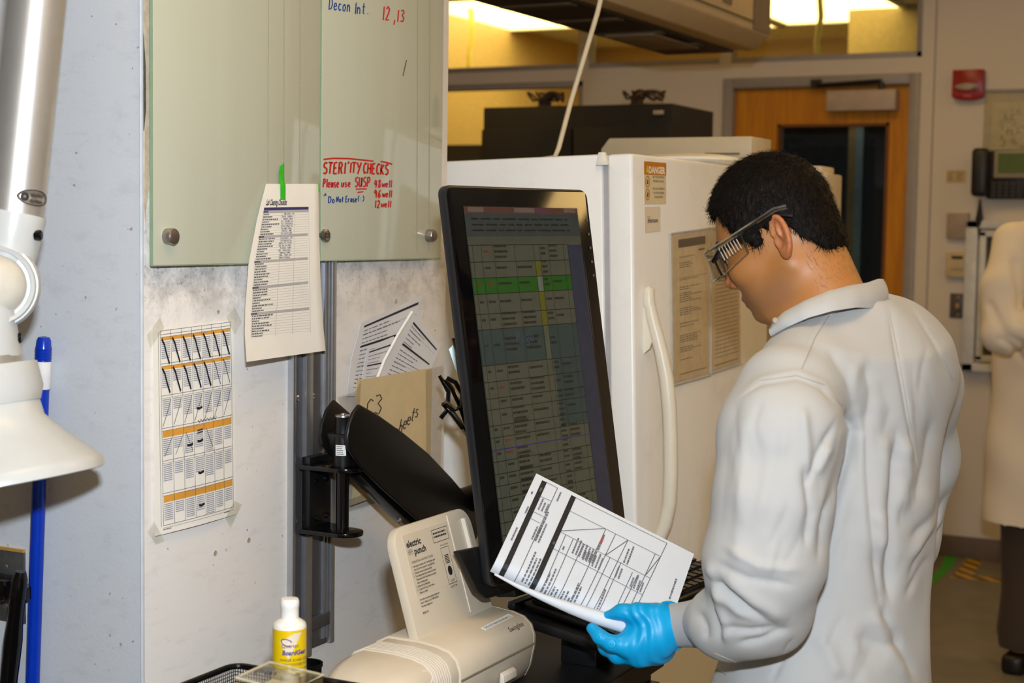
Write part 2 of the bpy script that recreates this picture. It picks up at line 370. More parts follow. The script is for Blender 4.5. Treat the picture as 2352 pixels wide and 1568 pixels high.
for nm, px, py in (('above the left transom', 1150, 28), ('above the middle transom', 1560, 30), ('above the door transom', 1890, 8)):
    x, y, _ = onz(px, py, CZ+.02)
    ceiling_light(x, y, .95, 1.5, CZ+.02, 4.6, 'bright yellow ceiling lamp seen through the glass '+nm, 'yellow lamps beyond the far wall', (1.0, .74, .27))
ceiling_light(-2.2, YB+.7, .25, .5, 2.26, 1.6, 'small dim unseen fill lamp added in the corridor behind the far door', 'corridor fill lamp', (1.0, .85, .65))  # unseen fill lamp, added to lift the dark corridor behind the door glass
# yellow pull cords hanging from the next room's ceiling
for nm, px, y0, y1 in (('left transom', 1080, 70, 172), ('door transom', 1880, 42, 142)):
    a = ony(px, y0, YB+1.7); b = ony(px, y1, YB+1.7); a = Vector((a.x, a.y, CZ+.015))
    mk('hanging_cord', MB().tube([a, a.lerp(b, .4)+Vector((.012, 0, 0)), a.lerp(b, .75)+Vector((-.012, 0, 0)), b], .018, 8), pm('yellow_cord', lin(250, 226, 120), .5), label='thick pale yellow cord hanging behind the '+nm, cat='cord', group='cords beyond the far wall')
# dark low storage seen through the left window
for i, (z0, z1, c) in enumerate(((0, 1.62, (58, 54, 52)), (1.62, 1.98, (100, 88, 70)))):
    mk('storage_cabinet', MB().box((-5.1, YB+.9, z0), (-3.5, YB+1.4, z1)), pm('storage_%d' % i, lin(c), .5), label=('charcoal' if i == 0 else 'brown')+' storage unit seen through the left window, '+('lower' if i == 0 else 'upper')+' of the two', cat='cabinet', bevel=.01)
# ---------------------------------------------------------------- far door
dr = thing('door_1', ((DX0+DX1)/2, YB, 0), None, None, kind='structure')
for a, b in (((DX0, 0), (DX0+.05, DT)), ((DX1-.05, 0), (DX1, DT)), ((DX0+.05, DT-.05), (DX1-.05, DT))):
    mk('door_frame', MB().box((a[0], YB-.015, a[1]), (b[0], YB+.10, b[1])), M_TRIM, dr, bevel=.004)
GX0, GX1, GZ0, GZ1 = -2.333, -1.794, .95, 2.008
lf = MB(); X0, X1 = DX0+.052, DX1-.052
lf.box((X0, YB+.03, .01), (GX0, YB+.075, DT-.052)).box((GX1, YB+.03, .01), (X1, YB+.075, DT-.052)).box((GX0, YB+.03, GZ1), (GX1, YB+.075, DT-.052)).box((GX0, YB+.03, .01), (GX1, YB+.075, GZ0))
mk('door_leaf', lf, M_WOOD, dr, smooth=False)
gb = MB(); t = .014
for a, b in (((GX0, GZ0), (GX1, GZ0+t)), ((GX0, GZ1-t), (GX1, GZ1)), ((GX0, GZ0), (GX0+t, GZ1)), ((GX1-t, GZ0), (GX1, GZ1))): gb.box((a[0], YB+.022, a[1]), (b[0], YB+.08, b[1]))
mk('glazing_bead', gb, pm('dark_bead', lin(110, 66, 22), .4), dr)
mk('pane', MB().box((GX0, YB+.05, GZ0), (GX1, YB+.056, GZ1)), clear('door_glass', (.8, .84, .84), .05, .01), dr)
a = ony(1905, 210, YB); b = ony(2062, 254, YB)
dc = mk('door_closer', MB().box((a.x, YB-.055, b.z), (b.x, YB+.03, a.z)), pm('taupe_closer', lin(178, 160, 146), .45), dr, bevel=.006, label='taupe door closer box')
c0 = ony(1880, 198, YB); c1 = ony(2030, 190, YB)
mk('closer_arm', MB().tube([(c0.x, YB-.03, c0.z), (c1.x, YB-.045, c1.z+.004)], .011, 8).tube([(c1.x, YB-.045, c1.z), (c1.x, YB-.045, a.z)], .014, 8).box((c0.x-.03, YB-.03, c0.z-.01), (c0.x+.02, YB+.03, c0.z+.03)), pm('dark_steel', lin(70, 62, 56), .35, .8), dc)
mk('door_handle', MB().tube([(X1-.07, YB+.03, 1.0), (X1-.07, YB-.03, 1.0), (X1-.17, YB-.03, 1.0)], .01, 8), pm('satin_steel', lin(180, 178, 172), .3, .9), dr)
# pale jamb standing in the corridor behind the door glass
p = ony(1968, 400, YB+.9)
jb = thing('corridor_jamb', (p.x, YB+.9, 0), 'pale tall jamb seen through the far door window', 'door jamb')
mk('jamb_post', MB().box((p.x-.045, YB+.88, 0), (p.x-.005, YB+.95, 2.2)), pm('jamb_cream', lin(190, 160, 110), .5), jb)
mk('jamb_edge', MB().box((p.x+.0, YB+.86, 0), (p.x+.04, YB+.93, 2.2)), pm('jamb_blue', lin(170, 190, 196), .35), jb)
# ---------------------------------------------------------------- things on the far wall
def wbox(name, px0, py0, px1, py1, d, mat, label, cat, bevel=.004, root=None, **kw):
    a = ony(px0, py0, YB); b = ony(px1, py1, YB)
    return mk(name, MB().box((a.x, YB-d, b.z), (b.x, YB, a.z)), mat, root, label=label, cat=cat, bevel=bevel, **kw), a, b
a = ony(2193, 163, YB); b = ony(2262, 231, YB); w = b.x-a.x; cx = (a.x+b.x)/2
s = thing('fire_alarm_strobe', (cx, YB, b.z), 'red wall-mounted fire alarm strobe with clear lens', 'fire alarm')
RED = pm('alarm_red', lin(150, 20, 18), .35)
pr = [(a.x, b.z+.02)]+[(cx+(w/2)*math.sin(t), b.z+.02-.02*math.cos(t)) for t in [(-.5+i/8)*math.pi for i in range(9)]]+[(b.x, b.z+.02), (b.x, a.z), (a.x, a.z)]
mk('housing', MB().prism([(x, z) for x, z in pr], 0, .05, Matrix(((1, 0, 0, 0), (0, 0, -1, YB), (0, 1, 0, 0), (0, 0, 0, 1)))), RED, s, bevel=.004)
lz = a.z-(a.z-b.z)*.56
mk('lens', MB().lathe([(.0, 0), (.05, .004), (.052, .02), (.04, .032), (.0, .034)], 16, Matrix.Translation((cx, YB-.05, lz)) @ Matrix.Rotation(math.pi/2, 4, 'X') @ Matrix.Diagonal((1, .32, .7, 1)), cap=False), pm('strobe_lens', lin(225, 215, 200), .08, trans=.6), s)
letters('lettering', 'FIRE', .02, frame((cx, YB-.052, b.z+.012), (1, 0, 0), (0, 0, 1)), pm('alarm_print', lin(214, 120, 100), .5), s, 'CENTER')
# clear sheet with an evacuation plan
a = ony(2262, 208, YB); b = ony(2400, 348, YB)
s = thing('wall_plan', (a.x, YB, b.z), 'evacuation plan print behind a clear sheet above the phone', 'wall sign')
mk('clear_sheet', MB().box((a.x, YB-.008, b.z), (b.x, YB-.005, a.z)), clear('acrylic', (.93, .93, .88), .05), s)
mk('top_strip', MB().box((a.x, YB-.012, a.z-.008), (b.x, YB-.002, a.z+.004)), M_TRIM, s)
pa = ony(2280, 236, YB)
mk('plan_paper', MB().box((pa.x, YB-.004, b.z+.01), (b.x, YB-.001, pa.z)), pm('cream_paper', lin(226, 214, 190), .7), s)
pl = MB(); fn = lambda u, v, off: Vector((pa.x+u, YB-.0045-off, pa.z-v))
for i in range(60):
    u = .035+random.random()*.14; v = .03+random.random()*.17; L = .008+random.random()*.02
    if random.random() < .5: bar(pl, u, v, u+L, v+.003, fn, 0)
    else: bar(pl, u, v, u+.003, v+L, fn, 0)
mk('plan_lines', pl, pm('plan_ink', lin(140, 116, 100), .7), s, kind='stuff')
# telephone
a = ony(2242, 342, YB); b = ony(2420, 458, YB)
ph = thing('wall_phone', (a.x, YB, b.z), 'black wall telephone with green display and handset', 'telephone')
BLK = pm('phone_black', lin(34, 32, 32), .42)
mk('phone_body', MB().box((a.x+.06, YB-.07, b.z), (b.x, YB, a.z-.01)), BLK, ph, bevel=.012)
mk('handset', MB().box((a.x, YB-.11, b.z+.01), (a.x+.075, YB-.06, a.z+.0)), BLK, ph, bevel=.02, seg=3)
mk('handset_cradle', MB().box((a.x+.01, YB-.065, b.z+.03), (a.x+.07, YB, a.z-.03)), BLK, ph, bevel=.006)
q = ony(2292, 348, YB); r = ony(2420, 410, YB)
mk('display_bezel', MB().box((q.x, YB-.085, r.z), (b.x-.01, YB-.065, q.z)), pm('phone_silver', lin(150, 140, 124), .4), ph, bevel=.004)
mk('display', MB().box((q.x+.018, YB-.088, r.z+.022), (b.x-.03, YB-.084, q.z-.012)), pm('lcd_green', lin(86, 104, 48), .3), ph)
for i in range(4):
    for j in range(5): mk('phone_key', MB().box((q.x-.01+j*.028, YB-.076, r.z-.03-i*.018), (q.x+.01+j*.028, YB-.068, r.z-.018-i*.018)), pm('phone_key', lin(52, 48, 46), .5), ph)
q0 = ony(2256, 460, YB); q1 = ony(2250, 505, YB); q2 = ony(2249, 552, YB)
c = mk('phone_cord', MB().tube([(q0.x, YB-.05, q0.z+.005), (q0.x, YB-.05, q1.z), (q2.x, YB-.045, q2.z)], [.004, .018, .006], 8), BLK, ph)
s, a, b = wbox('note_sticker', 2174, 391, 2218, 420, .002, pm('cream_sticker', lin(196, 172, 122), .7), 'small cream sticker on the wall left of the phone', 'sticker', 0)
fn = lambda u, v, off: Vector((a.x+u, YB-.0028, a.z-v)); pl = MB(); textlines(pl, .008, .008, .04, .05, 5, fn, 0); textlines(pl, .048, .008, .08, .05, 5, fn, 0)
mk('printed_text', pl, pm('plan_ink', lin(140, 116, 100), .7), s, kind='stuff')
wbox('blank_wall_plate', 2178, 489, 2226, 548, .03, pm('taupe_plate', lin(160, 142, 128), .5), 'blank taupe cover plate above the thermostat', 'wall plate')
s, a, b = wbox('thermostat', 2176, 578, 2226, 637, .03, pm('beige_thermostat', lin(196, 178, 142), .5), 'beige wall thermostat with small dark display', 'thermostat')
w = b.x-a.x; h = a.z-b.z
mk('display', MB().box((a.x+w*.25, YB-.032, a.z-h*.28), (a.x+w*.75, YB-.0295, a.z-h*.15)), pm('dark_display', lin(60, 54, 44), .3), s)
for k in range(3): mk('button', MB().box((a.x+w*(.25+.18*k), YB-.033, a.z-h*.72), (a.x+w*(.38+.18*k), YB-.0295, a.z-h*.62)), pm('beige_button', lin(168, 150, 118), .5), s)
s, a, b = wbox('light_switch', 2183, 673, 2219, 731, .008, pm('brown_switch_plate', lin(92, 82, 80), .4), 'dark brown light switch plate under the thermostat', 'light switch')
w = b.x-a.x; h = a.z-b.z
mk('toggle', MB().box((a.x+w*.4, YB-.028, a.z-h*.6), (a.x+w*.6, YB-.006, a.z-h*.4)), pm('toggle_tan', lin(190, 150, 104), .4), s, bevel=.003)
for q in (.14, .86): mk('screw', MB().lathe([(.005, 0), (.004, .002)], 8, Matrix.Translation((a.x+w/2, YB-.008, a.z-h*q)) @ Matrix.Rotation(math.pi/2, 4, 'X')), pm('toggle_tan', lin(190, 150, 104), .4), s)
# framed white case on the wall behind the second person
a = ony(2222, 505, YB); b = ony(2440, 862, YB); z0 = b.z; z1 = a.z; x0 = a.x+.005; x1 = b.x
s = thing('wall_case', (x0, YB, z0), 'white framed glass case on the wall behind the coated person', 'display case')
WH = pm('case_white', lin(205, 206, 210), .4)
for (p0, p1) in (((x0, z0), (x1, z0+.04)), ((x0, z1-.04), (x1, z1)), ((x0, z0), (x0+.055, z1)), ((x1-.055, z0), (x1, z1))): mk('case_frame', MB().box((p0[0], YB-.06, p0[1]), (p1[0], YB, p1[1])), WH, s, bevel=.006)
for (p0, p1) in (((x0+.06, z0+.045), (x1-.06, z0+.075)), ((x0+.06, z1-.075), (x1-.06, z1-.045)), ((x0+.06, z0+.05), (x0+.09, z1-.05)), ((x1-.09, z0+.05), (x1-.06, z1-.05))): mk('door_rail', MB().box((p0[0], YB-.05, p0[1]), (p1[0], YB-.01, p1[1])), WH, s, bevel=.004)
mk('case_back', MB().box((x0+.05, YB-.012, z0+.03), (x1-.05, YB-.004, z1-.03)), pm('case_dark', lin(70, 64, 62), .5), s)
mk('pane', MB().box((x0+.085, YB-.032, z0+.07), (x1-.085, YB-.028, z1-.07)), GLASS, s)
# tapes on the floor
def ftape(px, mat, name, label, w=None):
    P = [onz(x, y, .0012) for x, y in px]
    return mk(name, MB().prism([(p.x, p.y) for p in P], .0002, .0014), mat, label=label, cat='floor tape', smooth=False)
ftape([(2171, 1277), (2197, 1277), (2186, 1304), (2134, 1350), (2120, 1370), (2110, 1365), (2140, 1325), (2160, 1303)], pm('green_floor_tape', lin(52, 160, 30), .5), 'floor_tape', 'wide green tape stuck on the floor before the far wall')
def hazard():
    k = NT('hazard_stripes'); x, y, z = k.sep(k.pos()); w = k.math('SINE', k.math('MULTIPLY', k.math('ADD', x, y), 62))
    c = k.mix(k.ramp(w, -.1, .1), lin(206, 158, 20), lin(96, 78, 34)); c = k.mix(k.math('MULTIPLY', k.ramp(k.noise(40), .45, .7), .25), c, lin(110, 96, 70)); k.l(c, k.b.inputs['Base Color']); return k.m
M_HZ = hazard()
ftape([(2222, 1283), (2258, 1285), (2238, 1317), (2194, 1316)], M_HZ, 'floor_tape', 'wide yellow and black striped tape patch near the far wall')
ftape([(2183, 1325), (2192, 1316), (2290, 1327), (2345, 1333), (2345, 1341), (2290, 1335)], M_HZ, 'floor_tape', 'narrow yellow and black striped tape running across the floor')
# ================================================================ wall with the boards and what hangs on it
def lerp(a, b, t): return a+(b-a)*t
def pl_at(poly, v):
    for i in range(len(poly)-1):
        if v <= poly[i+1][0] or i == len(poly)-2:
            t = (v-poly[i][0])/(poly[i+1][0]-poly[i][0]); return (lerp(poly[i][1], poly[i+1][1], t), lerp(poly[i][2], poly[i+1][2], t))
def bil(P):
    """surface through 3-D corners TL,TR,BR,BL; off lifts along +normal (towards the viewer side)"""
    P = [Vector(p) for p in P]; n = (P[3]-P[0]).cross(P[1]-P[0]).normalized()
    return lambda u, v, off=0: (P[0]*(1-u)+P[1]*u)*(1-v)+(P[3]*(1-u)+P[2]*u)*v + n*off
ALU = pm('brushed_aluminium', lin(190, 192, 196), .34, .85, var=.05, vs=40, bump=.05, bs=200, aniso=(1, 1, .05))
ALUD = pm('dark_anodised_aluminium', lin(112, 112, 116), .4, .75, var=.05, vs=40)
CHROME = pm('steel_cap', lin(170, 162, 156), .32, .9, var=.05)
BLACK = pm('black_powder_coat', lin(16, 16, 17), .38, var=.15)
BLACKG = pm('black_gloss_plastic', lin(10, 10, 11), .16, var=.1)
WHITEP = pm('white_enamel', lin(198, 199, 197), .3, var=.02)
# corner bead and the strip of old adhesive
st('trim_1', MB().box((WX-.0015, 1.7055, 0), (WX+.0015, 1.7115, CZ)), pm('corner_bead', lin(214, 220, 228), .35), bevel=.001)
P = [onx(x, y, WX+.001) for x, y in ((329, -40), (343, -40), (344, 60), (342, 200), (344, 330), (342, 430), (337, 470), (334, 516), (331, 470), (332, 300), (337, 250), (336, 150), (329, 70))]
mk('adhesive_strip', MB().prism([(p.y, p.z) for p in P], WX, WX+.0012, Matrix(((0, 0, 1, 0), (1, 0, 0, 0), (0, 1, 0, 0), (0, 0, 0, 1)))), pm('tan_adhesive', lin(214, 196, 170), .7, var=.12, vs=60), label='thin tan strip of torn adhesive beside the glass board edge', cat='tape', smooth=False)
P = [onx(x, y, WX+.001) for x, y in ((329, 66), (335, 150), (336, 250), (331, 300), (329, 300))]
mk('adhesive_strip', MB().prism([(p.y, p.z) for p in P], WX, WX+.001, Matrix(((0, 0, 1, 0), (1, 0, 0, 0), (0, 1, 0, 0), (0, 0, 0, 1)))), pm('grey_adhesive', lin(96, 92, 80), .8, var=.3, vs=200), label='dark grey patch of dried adhesive at the wall corner', cat='tape', smooth=False)
# ---- glass marker boards
def board_mat():
    k = NT('back_painted_glass'); n = k.noise(3, 3, coord=k.scale(k.pos(), (1, 6, .3)))
    c = k.mix(k.ramp(n, .3, .7), lin(192, 193, 172), lin(196, 197, 177)); sm = k.noise(5, 5, .6, coord=k.pos())
    k.l(c, k.b.inputs['Base Color']); k.b.inputs['Specular IOR Level'].default_value = .5
    k.l(k.ramp(sm, .35, .7, .03, .09), k.b.inputs['Roughness']); k.b.inputs['IOR'].default_value = 1.5; return k.m
M_BOARD = board_mat(); GX = WX+.021
def board(name, pxl, pxr, pyb, label):
    a = onx(pxl[0], pyb[0], GX); b = onx(pxr[0], pyb[1], GX); z0 = (a.z+b.z)/2
    e = thing(name, (GX, a.y, z0), label, 'glass board', 'glass marker boards')
    mk('glass_panel', MB().box((GX-.006, a.y, z0), (GX, b.y, 2.45)), M_BOARD, e, bevel=.0012)
    ed = pm('green_glass_edge', lin(150, 170, 140), .1)
    mk('polished_edge', MB().box((GX-.0055, a.y-.0012, z0), (GX-.0006, a.y, 2.45)).box((GX-.0055, a.y, z0-.0012), (GX-.0006, b.y, z0)), ed, e)
    return e, a, b
bl, a, b = board('marker_board', (353, 608), (733, 601), (609, 601), 'pale green glass marker board with the checklist taped on it')
br, a, b = board('marker_board', (737, 601), (1013, 590), (601, 590), 'pale green glass marker board written on in red and blue marker')
def standoff(px, py, e, cap=True):
    p = onx(px, py, GX+.010); M = Matrix(((0, 0, 1, GX), (1, 0, 0, p.y), (0, 1, 0, p.z), (0, 0, 0, 1)))
    s = mk('standoff', MB().lathe([(.0115, -.020), (.0115, .0), (.0115, .012), (.0105, .0135)] if cap else [(.0105, -.020), (.0105, .0), (.0105, .006), (.008, .007), (.0075, .001)], 24, M), CHROME, e)
    if cap: mk('cap', MB().lathe([(.0095, .0), (.0095, .0142), (.009, .0146)], 24, M), pm('dull_steel_cap', lin(120, 108, 98), .45, .7), s)
    else: mk('thread', MB().lathe([(.004, -.01), (.004, .006)], 12, M), pm('dull_steel_cap', lin(120, 108, 98), .45, .7), s)
standoff(397, 543, bl); standoff(756, 541, br, False); standoff(994, 541, br)
bfn = lambda u, v, off: onx(u, -v, GX+off)
def ink(col, parent, build, name='marker_note'):
    key = 'marker_ink_%d_%d_%d' % col
    m = MB(); build(m); return mk(name, m, pm(key, lin(col), .55, var=.18, vs=300), parent, smooth=False)
O = .0005; RD, PK, BL_ = (196, 36, 26), (200, 48, 62), (28, 74, 150)
def word(col, s, x, y, h, w, W, **kw): ink(col, br, lambda m: hand(m, s, x, -y, h, w, bfn, O, W, **kw))
word(RD, 'STERI', 741, 399, 26, 4.2, 53); word(RD, "'ITY", 795, 397, 24, 4, 35); word(RD, 'CHECKS', 833, 398, 24, 4, 60, drop=4)
ink(RD, br, lambda m: ribbon(m, [(743, -366), (765, -363.5), (800, -364), (830, -367), (858, -370)], 3.6, bfn, O), 'marker_line')
ink(RD, br, lambda m: ribbon(m, [(874, -370.5), (888, -373), (901, -377)], 3.6, bfn, O), 'marker_line')
word(RD, '12', 860, 477, 17, 3.2, 14); word(RD, 'well', 875, 476, 15, 2.8, 24); word(RD, '96', 858, 454, 18, 3.2, 18); word(RD, 'well', 878, 453, 16, 2.8, 23); word(RD, ',13', 903, 50, 27, 3, 28)
word(PK, 'Please', 741, 430, 19, 3.4, 38); word(PK, 'use', 783, 429, 17, 3.2, 23); word(PK, 'SUSP', 814, 429, 22, 3.6, 37); word(PK, '48', 859, 431, 18, 3.2, 17); word(PK, 'well', 877, 430, 16, 2.8, 24)
ink(PK, br, lambda m: ribbon(m, [(817, -434.5), (830, -433.5), (843, -434)], 3, bfn, O), 'marker_line'); ink(PK, br, lambda m: ribbon(m, [(821, -442), (835, -440)], 3, bfn, O), 'marker_line')
word(PK, '12', 877, 46, 31, 3.4, 20)
word(BL_, '^', 743, 457, 12, 2.2, 9); word(BL_, 'Do', 753, 466, 15, 2.5, 17); word(BL_, 'Not', 772, 464, 13, 2.4, 18); word(BL_, 'Erase', 793, 464, 14, 2.4, 27); word(BL_, '(:)', 820, 462, 13, 2.2, 16)
word(BL_, 'Decon', 754, 22, 27, 2.6, 52, drop=6); word(BL_, 'Int.', 812, 32, 26, 2.6, 36)
for x in (617, 653, 690): ink((168, 164, 138), bl, lambda m: ribbon(m, [(x, 40), (x-1, -420)], 1.0, bfn, O), 'streak')
for x in (960, 988): ink((168, 164, 138), br, lambda m: ribbon(m, [(x, 40), (x-2, -580)], 1.0, bfn, O), 'streak')
ink((90, 80, 60), br, lambda m: ribbon(m, [(934, -138), (930, -155), (926, -174)], 2, bfn, O), 'streak')
# ---- checklist hanging from green tape
LE = [(0, 611, 422), (.1, 601, 460), (.2, 590, 505), (.45, 571, 605), (.7, 563, 710), (.85, 562, 770), (1, 566, 831)]
RE = [(0, 731, 422), (.3, 733, 537), (.6, 737, 650), (.85, 743, 755), (1, 748, 805)]
def chk(u, v, off=0):
    a = pl_at(LE, v); b = pl_at(RE, v); dx = .0025+.018*v+.020*v*(1-u)**1.5
    return onx(lerp(a[0], b[0], u), lerp(a[1], b[1], u), GX+dx+off)
e = thing('checklist_sheet', chk(.5, 1), 'curled printed cleaning checklist hanging from green tape', 'paper sheet')
mk('paper', MB().sheet(chk, 12, 24, .0005), PAPER, e)
letters('lettering', 'Lab Cleaning Checklist', .052, None, INK, e, fn=lambda x, y, o: chk(.09+x*.75, .125-y*.85, o), off=.0006, bold=.0014)
m = MB(); bar(m, .075, .137, .83, .152, chk, .0005, 12); mk('header_bar', m, pm('navy_print', lin(58, 56, 110), .6), e, smooth=False)
m = MB(); g = MB(); lines = MB(); hw = MB(); sec = [.152, .292, .436, .580, .724, .868]
for i in range(5):
    v0, v1 = sec[i], sec[i+1]; d = (v1-v0)/10
    g = MB(); bar(g, .075+.0*i, v0, .83, v0+d, chk, .0003, 12); mk('shaded_row', g, pm('grey_row_print', lin(184, 180, 184), .7), e, smooth=False); bar(m, .08, v0+d*.2, .16, v0+d*.85, chk, .0007)
    for r in range(1, 10):
        bar(lines, .075, v0+r*d, .83, v0+r*d+.0011, chk, .0004, 12)
        textlines(m, .09, v0+r*d+d*.25, .09+.1+.2*random.random(), v0+(r+1)*d, 1, chk, .0006, rag=.2, h=.6)
        if i < 2:
            for q in range(5):
                u = .40+random.random()*.03+q*.035; vv = v0+r*d; ribbon(hw, [(u, vv+d*.2), (u+.012, vv+d*.8), (u+.02, vv+d*.3), (u+.03, vv+d*.8)], .004, chk, .0007)
for u in (.075, .385, .60, .83): bar(lines, u, .152, u+.003, .868, lambda a, b, o: chk(a, b, o), .0004)
mk('ruled_lines', lines, pm('grey_line_print', lin(170, 164, 156), .7), e, smooth=False)
mk('printed_text', m, pm('dark_text_print', lin(92, 88, 90), .7), e, smooth=False, kind='stuff'); mk('initials', hw, pm('pen_blue_grey', lin(96, 92, 120), .7), e, smooth=False, kind='stuff')
GT = pm('green_tape', lin(58, 196, 30), .45, var=.04)
def tp(u, v, off=0):
    x = lerp(641, 653, u)+(3 if v > .5 else 0)*1+ (2 if v < .15 else 0)*(1-u); y = lerp(374, 459, v)+ (8*(1-u) if v < .2 else 0); return onx(x, y, GX+.003+(.003 if v > .5 else .0)+off)
mk('green_tape', MB().sheet(tp, 2, 12, .0004), GT, label='short strip of bright green tape holding the checklist', cat='tape')
mk('green_tape', MB().sheet(bil([onx(731, 420, GX+.0012), onx(734, 424, GX+.0012), onx(735, 440, GX+.0012), onx(731, 440, GX+.0012)]), 1, 1, .0004), GT, label='tiny green tape scrap between the two glass boards', cat='tape')
# ---- taped shift calendar
cal = bil([onx(350, 757, WX+.002), onx(537, 733, WX+.003), onx(543, 1180, WX+.004), onx(357, 1231, WX+.006)])
def calc(u, v, off=0): return cal(u, v, off+.004*math.sin(math.pi*u)*v)
e = thing('calendar_sheet', calc(.5, 1), 'printed wall calendar sheet with orange bars and pen strokes', 'calendar')
mk('paper', MB().sheet(calc, 8, 16, .0005), PAPER, e)
rows = [.028, .170, .325, .483, .642, .80, .957]; C0, C1 = .085, .955; cw = (C1-C0)/7
lines = MB(); txt = MB(); org = MB(); thick = MB(); thin = MB()
for r in rows: bar(lines, C0, r, C1, r+.0022, calc, .0006, 10)
for r in rows: bar(lines, C0, r+.013, C1, r+.0145, calc, .0006, 10)
for c in range(8): bar(lines, C0+c*cw-.002, .01, C0+c*cw+.002, .957, calc, .0006)
bar(lines, C0, .01, C1, .012, calc, .0006, 10); bar(lines, .06, .015, .0635, .96, calc, .0006)
for i in range(6):
    o = {0: .018, 1: .018, 3: .034, 5: .034}.get(i, 0)
    if o: org = MB(); bar(org, C0+.01, rows[i]+.013, C1-.01, rows[i]+.013+o, calc, .0004, 10); mk('orange_bar', org, pm('orange_print', lin(226, 160, 62), .7), e, smooth=False)
    for c in range(7):
        n = (9, 6, 10, 8, 11, 9, 7)[c]; v0 = rows[i]+.02+o
        for q in range(n): bar(txt, C0+c*cw+.012, v0+q*.0095, C0+(c+.88)*cw, v0+q*.0095+.0045, calc, .0005)
    if o: textlines(txt, .35, rows[i]+.017, .7, rows[i]+.023, 1, calc, .0007)
for i in (0, 1):
    for c in range(7):
        u = C0+(c+.12)*cw; v = rows[i]+.022; t = .02 if c < 5 or i == 0 else .008
        ribbon(thick, [(u, v), (u+.03, v+.03), (u+.05, v+.07), (u+.085, v+.125)], t*.75, calc, .0009)
for c in range(7): u = C0+(c+.05)*cw; ribbon(thin, [(u+.10, rows[2]+.02), (u+.07, rows[2]+.07), (u+.005, rows[2]+.15)], .005, calc, .0009)
for c in (0, 1): u = C0+(c+.2)*cw; ribbon(thin, [(u+.09, rows[3]+.05), (u, rows[3]+.14)], .004, calc, .0009)
for c in (2, 4): u = C0+(c+.2)*cw; ribbon(thin, [(u, rows[3]+.04), (u+.08, rows[3]+.14)], .004, calc, .0009)
for (c, i, dv) in ((3, 2, .09), (3, 3, .095), (2, 3, .105), (3, 4, .095), (3, 5, .10)):
    u = C0+(c+.3)*cw; v = rows[i]+dv; ribbon(thick, [(u, v), (u+.03, v+.004), (u+.07, v-.002)], .012, calc, .0009)
for dv in (.045, .057): u = C0+3.3*cw; ribbon(thin, [(u, rows[3]+dv), (u+.07, rows[3]+dv-.004)], .008, calc, .0009)
for q in range(6): u = C0+(3.4+q*.32)*cw; ribbon(thin, [(u, rows[3]-.008), (u+.02, rows[3]+.006), (u+.035, rows[3]-.01)], .005, calc, .0009)
textlines(lines, .08, .975, .22, .985, 1, calc, .0006); textlines(lines, .82, .972, .95, .98, 1, calc, .0006)
mk('ruled_lines', lines, pm('calendar_line', lin(84, 78, 76), .7), e, smooth=False)
mk('printed_text', txt, pm('calendar_text', lin(158, 158, 172), .7), e, smooth=False, kind='stuff'); mk('pen_strokes', thick, INK, e, smooth=False, kind='stuff'); mk('thin_strokes', thin, pm('thin_pen', lin(70, 66, 66), .7), e, smooth=False, kind='stuff')
TAPE = clear('clear_tape', (.985, .98, .96), .03, .35)
for nm, q in (('top-left', ((338, 770), (368, 728), (378, 752), (346, 800))), ('top-right', ((520, 728), (540, 706), (556, 740), (540, 768))), ('bottom-left', ((340, 1222), (354, 1196), (378, 1242), (358, 1250))), ('bottom-right', ((518, 1190), (538, 1150), (556, 1158), (530, 1212)))):
    mk('tape_piece', MB().sheet(bil([onx(x, y, WX+.0075) for x, y in q]), 1, 1, .0003), TAPE, label='clear tape piece on the '+nm+' corner of the calendar sheet', cat='tape')
# ---- patched screw holes in the wall
for i, (px, py, r, nm) in enumerate(((501, 716, .0035, 'above the calendar'), (571, 1240, .0045, 'low and right of the calendar'), (494, 1270, .0045, 'just below the calendar'), (909, 692, .005, 'above the leaning worksheets'))):
    p = onx(px, py, WX); M = Matrix(((0, 0, 1, WX), (1, 0, 0, p.y), (0, 1, 0, p.z), (0, 0, 0, 1)))
    mk('wall_anchor', MB().lathe([(r*1.0, 0), (r*.95, .0012), (r*.6, .0008), (r*.3, .0004)], 10, M), pm('anchor_grey', lin(176, 166, 150), .5, var=.5, vs=600), label='small old screw anchor in the wall '+nm, cat='wall anchor')
# ---- aluminium rail
z0 = onx(700, 1505, WX+.02).z; zt = 2.3
e = thing('mounting_rail', (WX, 2.12, z0), 'vertical aluminium mounting rail carrying the monitor arm', 'rail')
mk('back_channel', MB().box((WX, 2.062, z0), (WX+.005, 2.180, zt)), ALUD, e)
mk('edge_flange', MB().box((WX, 2.058, z0), (WX+.012, 2.066, zt)), ALU, e, bevel=.001)
mk('center_rib', MB().box((WX+.004, 2.092, z0-.008), (WX+.0135, 2.112, zt)), ALU, e, bevel=.0015)
mk('rear_lip', MB().box((WX+.004, 2.150, z0+.01), (WX+.009, 2.154, zt)).box((WX+.004, 2.160, z0+.01), (WX+.009, 2.164, zt)), ALU, e)
mk('outer_flange', MB().box((WX, 2.168, z0), (WX+.0125, 2.180, zt)), ALU, e, bevel=.0015)
zs = onx(727, 1430, WX+.012).z
mk('stop_block', MB().box((WX+.005, 2.113, zs-.011), (WX+.0115, 2.167, zs+.011)), ALUD, e, bevel=.001)
for px, py in ((683, 915), (718, 910), (678, 1195), (712, 1457), (681, 960-360)):
    p = onx(px, py, WX+.006); M = Matrix(((0, 0, 1, WX+.005), (1, 0, 0, p.y), (0, 1, 0, p.z), (0, 0, 0, 1)))
    mk('screw', MB().lathe([(.006, 0), (.0055, .002), (.003, .0035), (.0015, .0025)], 14, M), CHROME, e)
